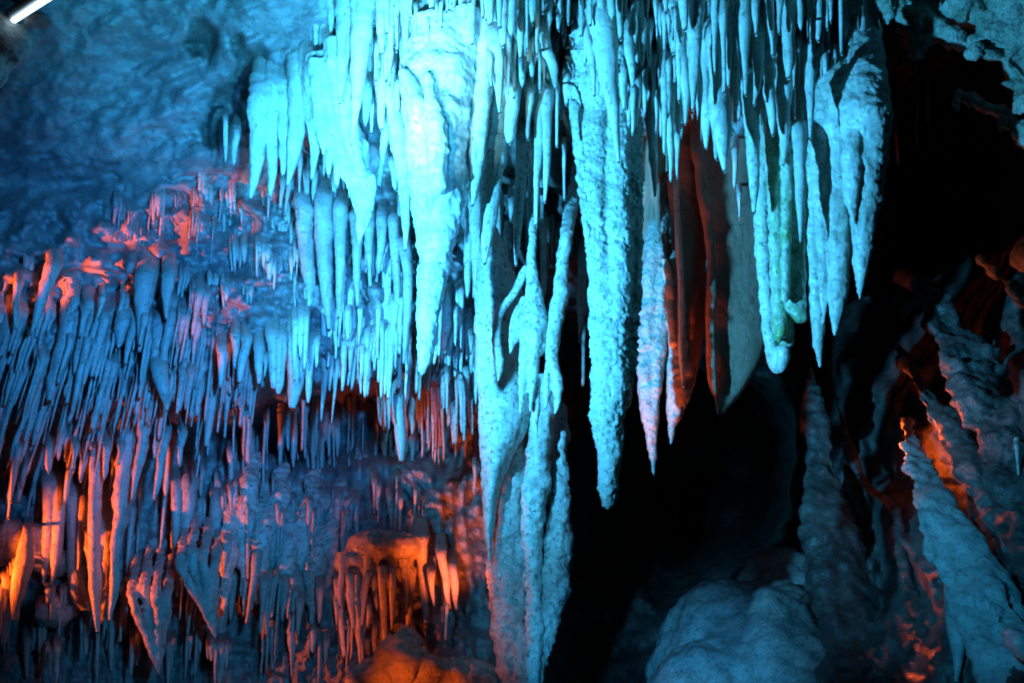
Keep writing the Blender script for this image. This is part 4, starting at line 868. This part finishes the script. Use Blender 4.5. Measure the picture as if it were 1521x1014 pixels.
# near shelf at upper left and the lamp lying on it
sh = thing('rock_shelf', 'dark overhanging rock shelf in the upper left corner below the lit tube', 'rock', P(20, 60, 3.9))
part('rock', fuse([blob_geo(-40, 60, 70, 3.95, sub=3, sz=.7), blob_geo(10, 70, 34, 3.95, sub=3, sz=.9), blob_geo(30, 60, 24, 3.98, sub=3), blob_geo(-20, 105, 34, 3.95, sub=3), blob_geo(60, 30, 22, 4.0, sub=3, sz=.7)], voxel=.012, smooth=5, disp=((.03, 6), (.01, 22), (.005, 60))), 'bedrock', sh)
M['lamp'] = simple_mat('glowing_tube', (0.8, 0.85, 0.9), 0.3, emit=(0.6, 0.85, 1.0), es=2)
M['metal'] = simple_mat('grey_painted_metal', (0.18, 0.2, 0.22), 0.4, 0.6)
def tube(a, b, r, n=16):
    a = Vector(a); b = Vector(b); d = (b - a).normalized(); u = d.cross(Vector((0, 0, 1))).normalized(); v = u.cross(d)
    rings = []
    for k, s in ((0, .55), (0.02, .9), (0.05, 1), (0.5, 1), (0.95, 1), (0.98, .9), (1, .55)):
        c = a.lerp(b, k); rings.append([c + (u * math.cos(2 * math.pi * j / n) + v * math.sin(2 * math.pi * j / n)) * r * s for j in range(n)])
    return loft(rings, None)
la, lb_ = P(16, 34, 4.0), P(120, -34, 2.9)
lt = thing('tube_lamp', 'glowing white tube lamp crossing the upper left corner', 'lamp', la)
part('tube', tube(la, lb_, 0.010), 'lamp', lt)
off = Vector((-0.012, 0.0, 0.03))
part('housing', tube(la + off, lb_ + off, 0.017), 'metal', lt)
dirv = (lb_ - la).normalized()
part('bracket', tube(la.lerp(lb_, .25) + off * 1.2, la.lerp(lb_, .25) + Vector((-0.10, 0.05, 0.10)), 0.008), 'metal', lt)
part('cable', tube(la + off, la + Vector((-0.16, 0.04, -0.05)), 0.004), 'metal', lt)
part('end_cap', tube(la - dirv * 0.05 + off * .4, la + dirv * 0.01 + off * .4, 0.02), 'metal', lt)

# ------------------------------------------------------------------ light
wd = bpy.data.worlds.new('World'); sc.world = wd; wd.use_nodes = True
wd.node_tree.nodes['Background'].inputs[0].default_value = (0.02, 0.12, 0.30, 1)
wd.node_tree.nodes['Background'].inputs[1].default_value = 0.006

def spot(name, loc, target, power, col, ang, blend=0.6, size=0.03):
    d = bpy.data.lights.new(name, 'SPOT'); d.energy = power; d.color = col; d.spot_size = math.radians(ang); d.spot_blend = blend; d.shadow_soft_size = size
    o = bpy.data.objects.new(name, d); COL.objects.link(o); o.location = loc
    o.rotation_euler = (Vector(target) - Vector(loc)).to_track_quat('-Z', 'Y').to_euler(); return o
CY = (0.06, 0.49, 1.0); BL = (0.03, 0.33, 1.0); OR = (1.0, 0.12, 0.012)
spot('cyan_spot', P(110, 440, 3.0), P(800, 300, 4.6), 960, CY, 78, 0.9, 0.03)
spot('cyan_spot', P(300, 360, 2.9), P(640, 110, 4.4), 330, (0.30, 0.78, 1.0), 27, 1.0, 0.03)  # extra unseen spot, added to whiten the widest mass
spot('cyan_spot', P(560, 330, 2.8), P(440, 20, 4.8), 700, (0.04, 0.48, 1.0), 48, 1.0, 0.03)  # added spot with no visible source, brightens the bare upper left wall
spot('blue_spot', P(700, 60, 1.6), P(320, 450, 5.4), 960, BL, 38, 1.0, 0.04)
spot('blue_spot', P(620, 740, 2.4), P(1020, 1050, 6.5), 560, (0.03, 0.42, 1.0), 20, 1.0, 0.04)
spot('blue_spot', P(1000, 500, 2.4), P(1450, 900, 5.3), 190, (0.03, 0.46, 1.0), 20, 1.0, 0.04)
spot('orange_spot', P(-190, 830, 5.14), P(150, 790, 5.42), 135, OR, 66, 0.7, 0.02)
spot('orange_spot', P(-480, 440, 4.4), P(200, 375, 5.35), 420, OR, 20, 0.8, 0.02)
spot('orange_spot', P(190, 640, 4.7), P(430, 350, 5.3), 26, OR, 34, 0.9, 0.02)  # added unseen spot for orange specks on the rubble below the bare wall
spot('orange_spot', P(440, 1120, 4.85), P(590, 830, 5.6), 17, OR, 44, 0.8, 0.02)
spot('orange_spot', P(520, 1090, 4.55), P(640, 985, 5.0), 9, OR, 60, 0.8, 0.02)  # small unseen spot added for an orange glow on the boulder
spot('cyan_spot', P(500, 760, 2.8), P(780, 850, 5.0), 150, CY, 24, 1.0, 0.03)  # added to lift the dark lower column, no fixture of the cave
spot('blue_spot', P(520, 680, 2.6), P(300, 930, 5.6), 130, (0.03, 0.42, 1.0), 30, 1.0, 0.04)  # teal fill added for the bottom left, not a fixture
spot('orange_spot', P(692, 955, 4.6), P(662, 740, 5.85), 125, OR, 34, 0.8, 0.02)  # unseen spot without a body, added to light the orange rubble wall
spot('orange_spot', P(880, 860, 4.75), P(1020, 450, 4.9), 60, OR, 32, 0.8, 0.02)  # floating spot added to redden the brown curtains; no lamp hangs here
spot('orange_spot', P(1330, 1120, 5.2), P(1440, 700, 5.7), 36, OR, 46, 0.8, 0.02)
spot('orange_spot', P(1285, 650, 6.1), P(1440, 600, 5.7), 14, OR, 120, 0.8, 0.02)  # added spot inside the hollow, gives the right ridges an orange rim
sc.cycles.filter_width = 1.9
sc.cycles.max_bounces = 3; sc.cycles.diffuse_bounces = 2; sc.cycles.glossy_bounces = 2

vs = sc.view_settings; vs.view_transform = 'Standard'; vs.look = 'None'; vs.gamma = 1.0; vs.exposure = 0.0
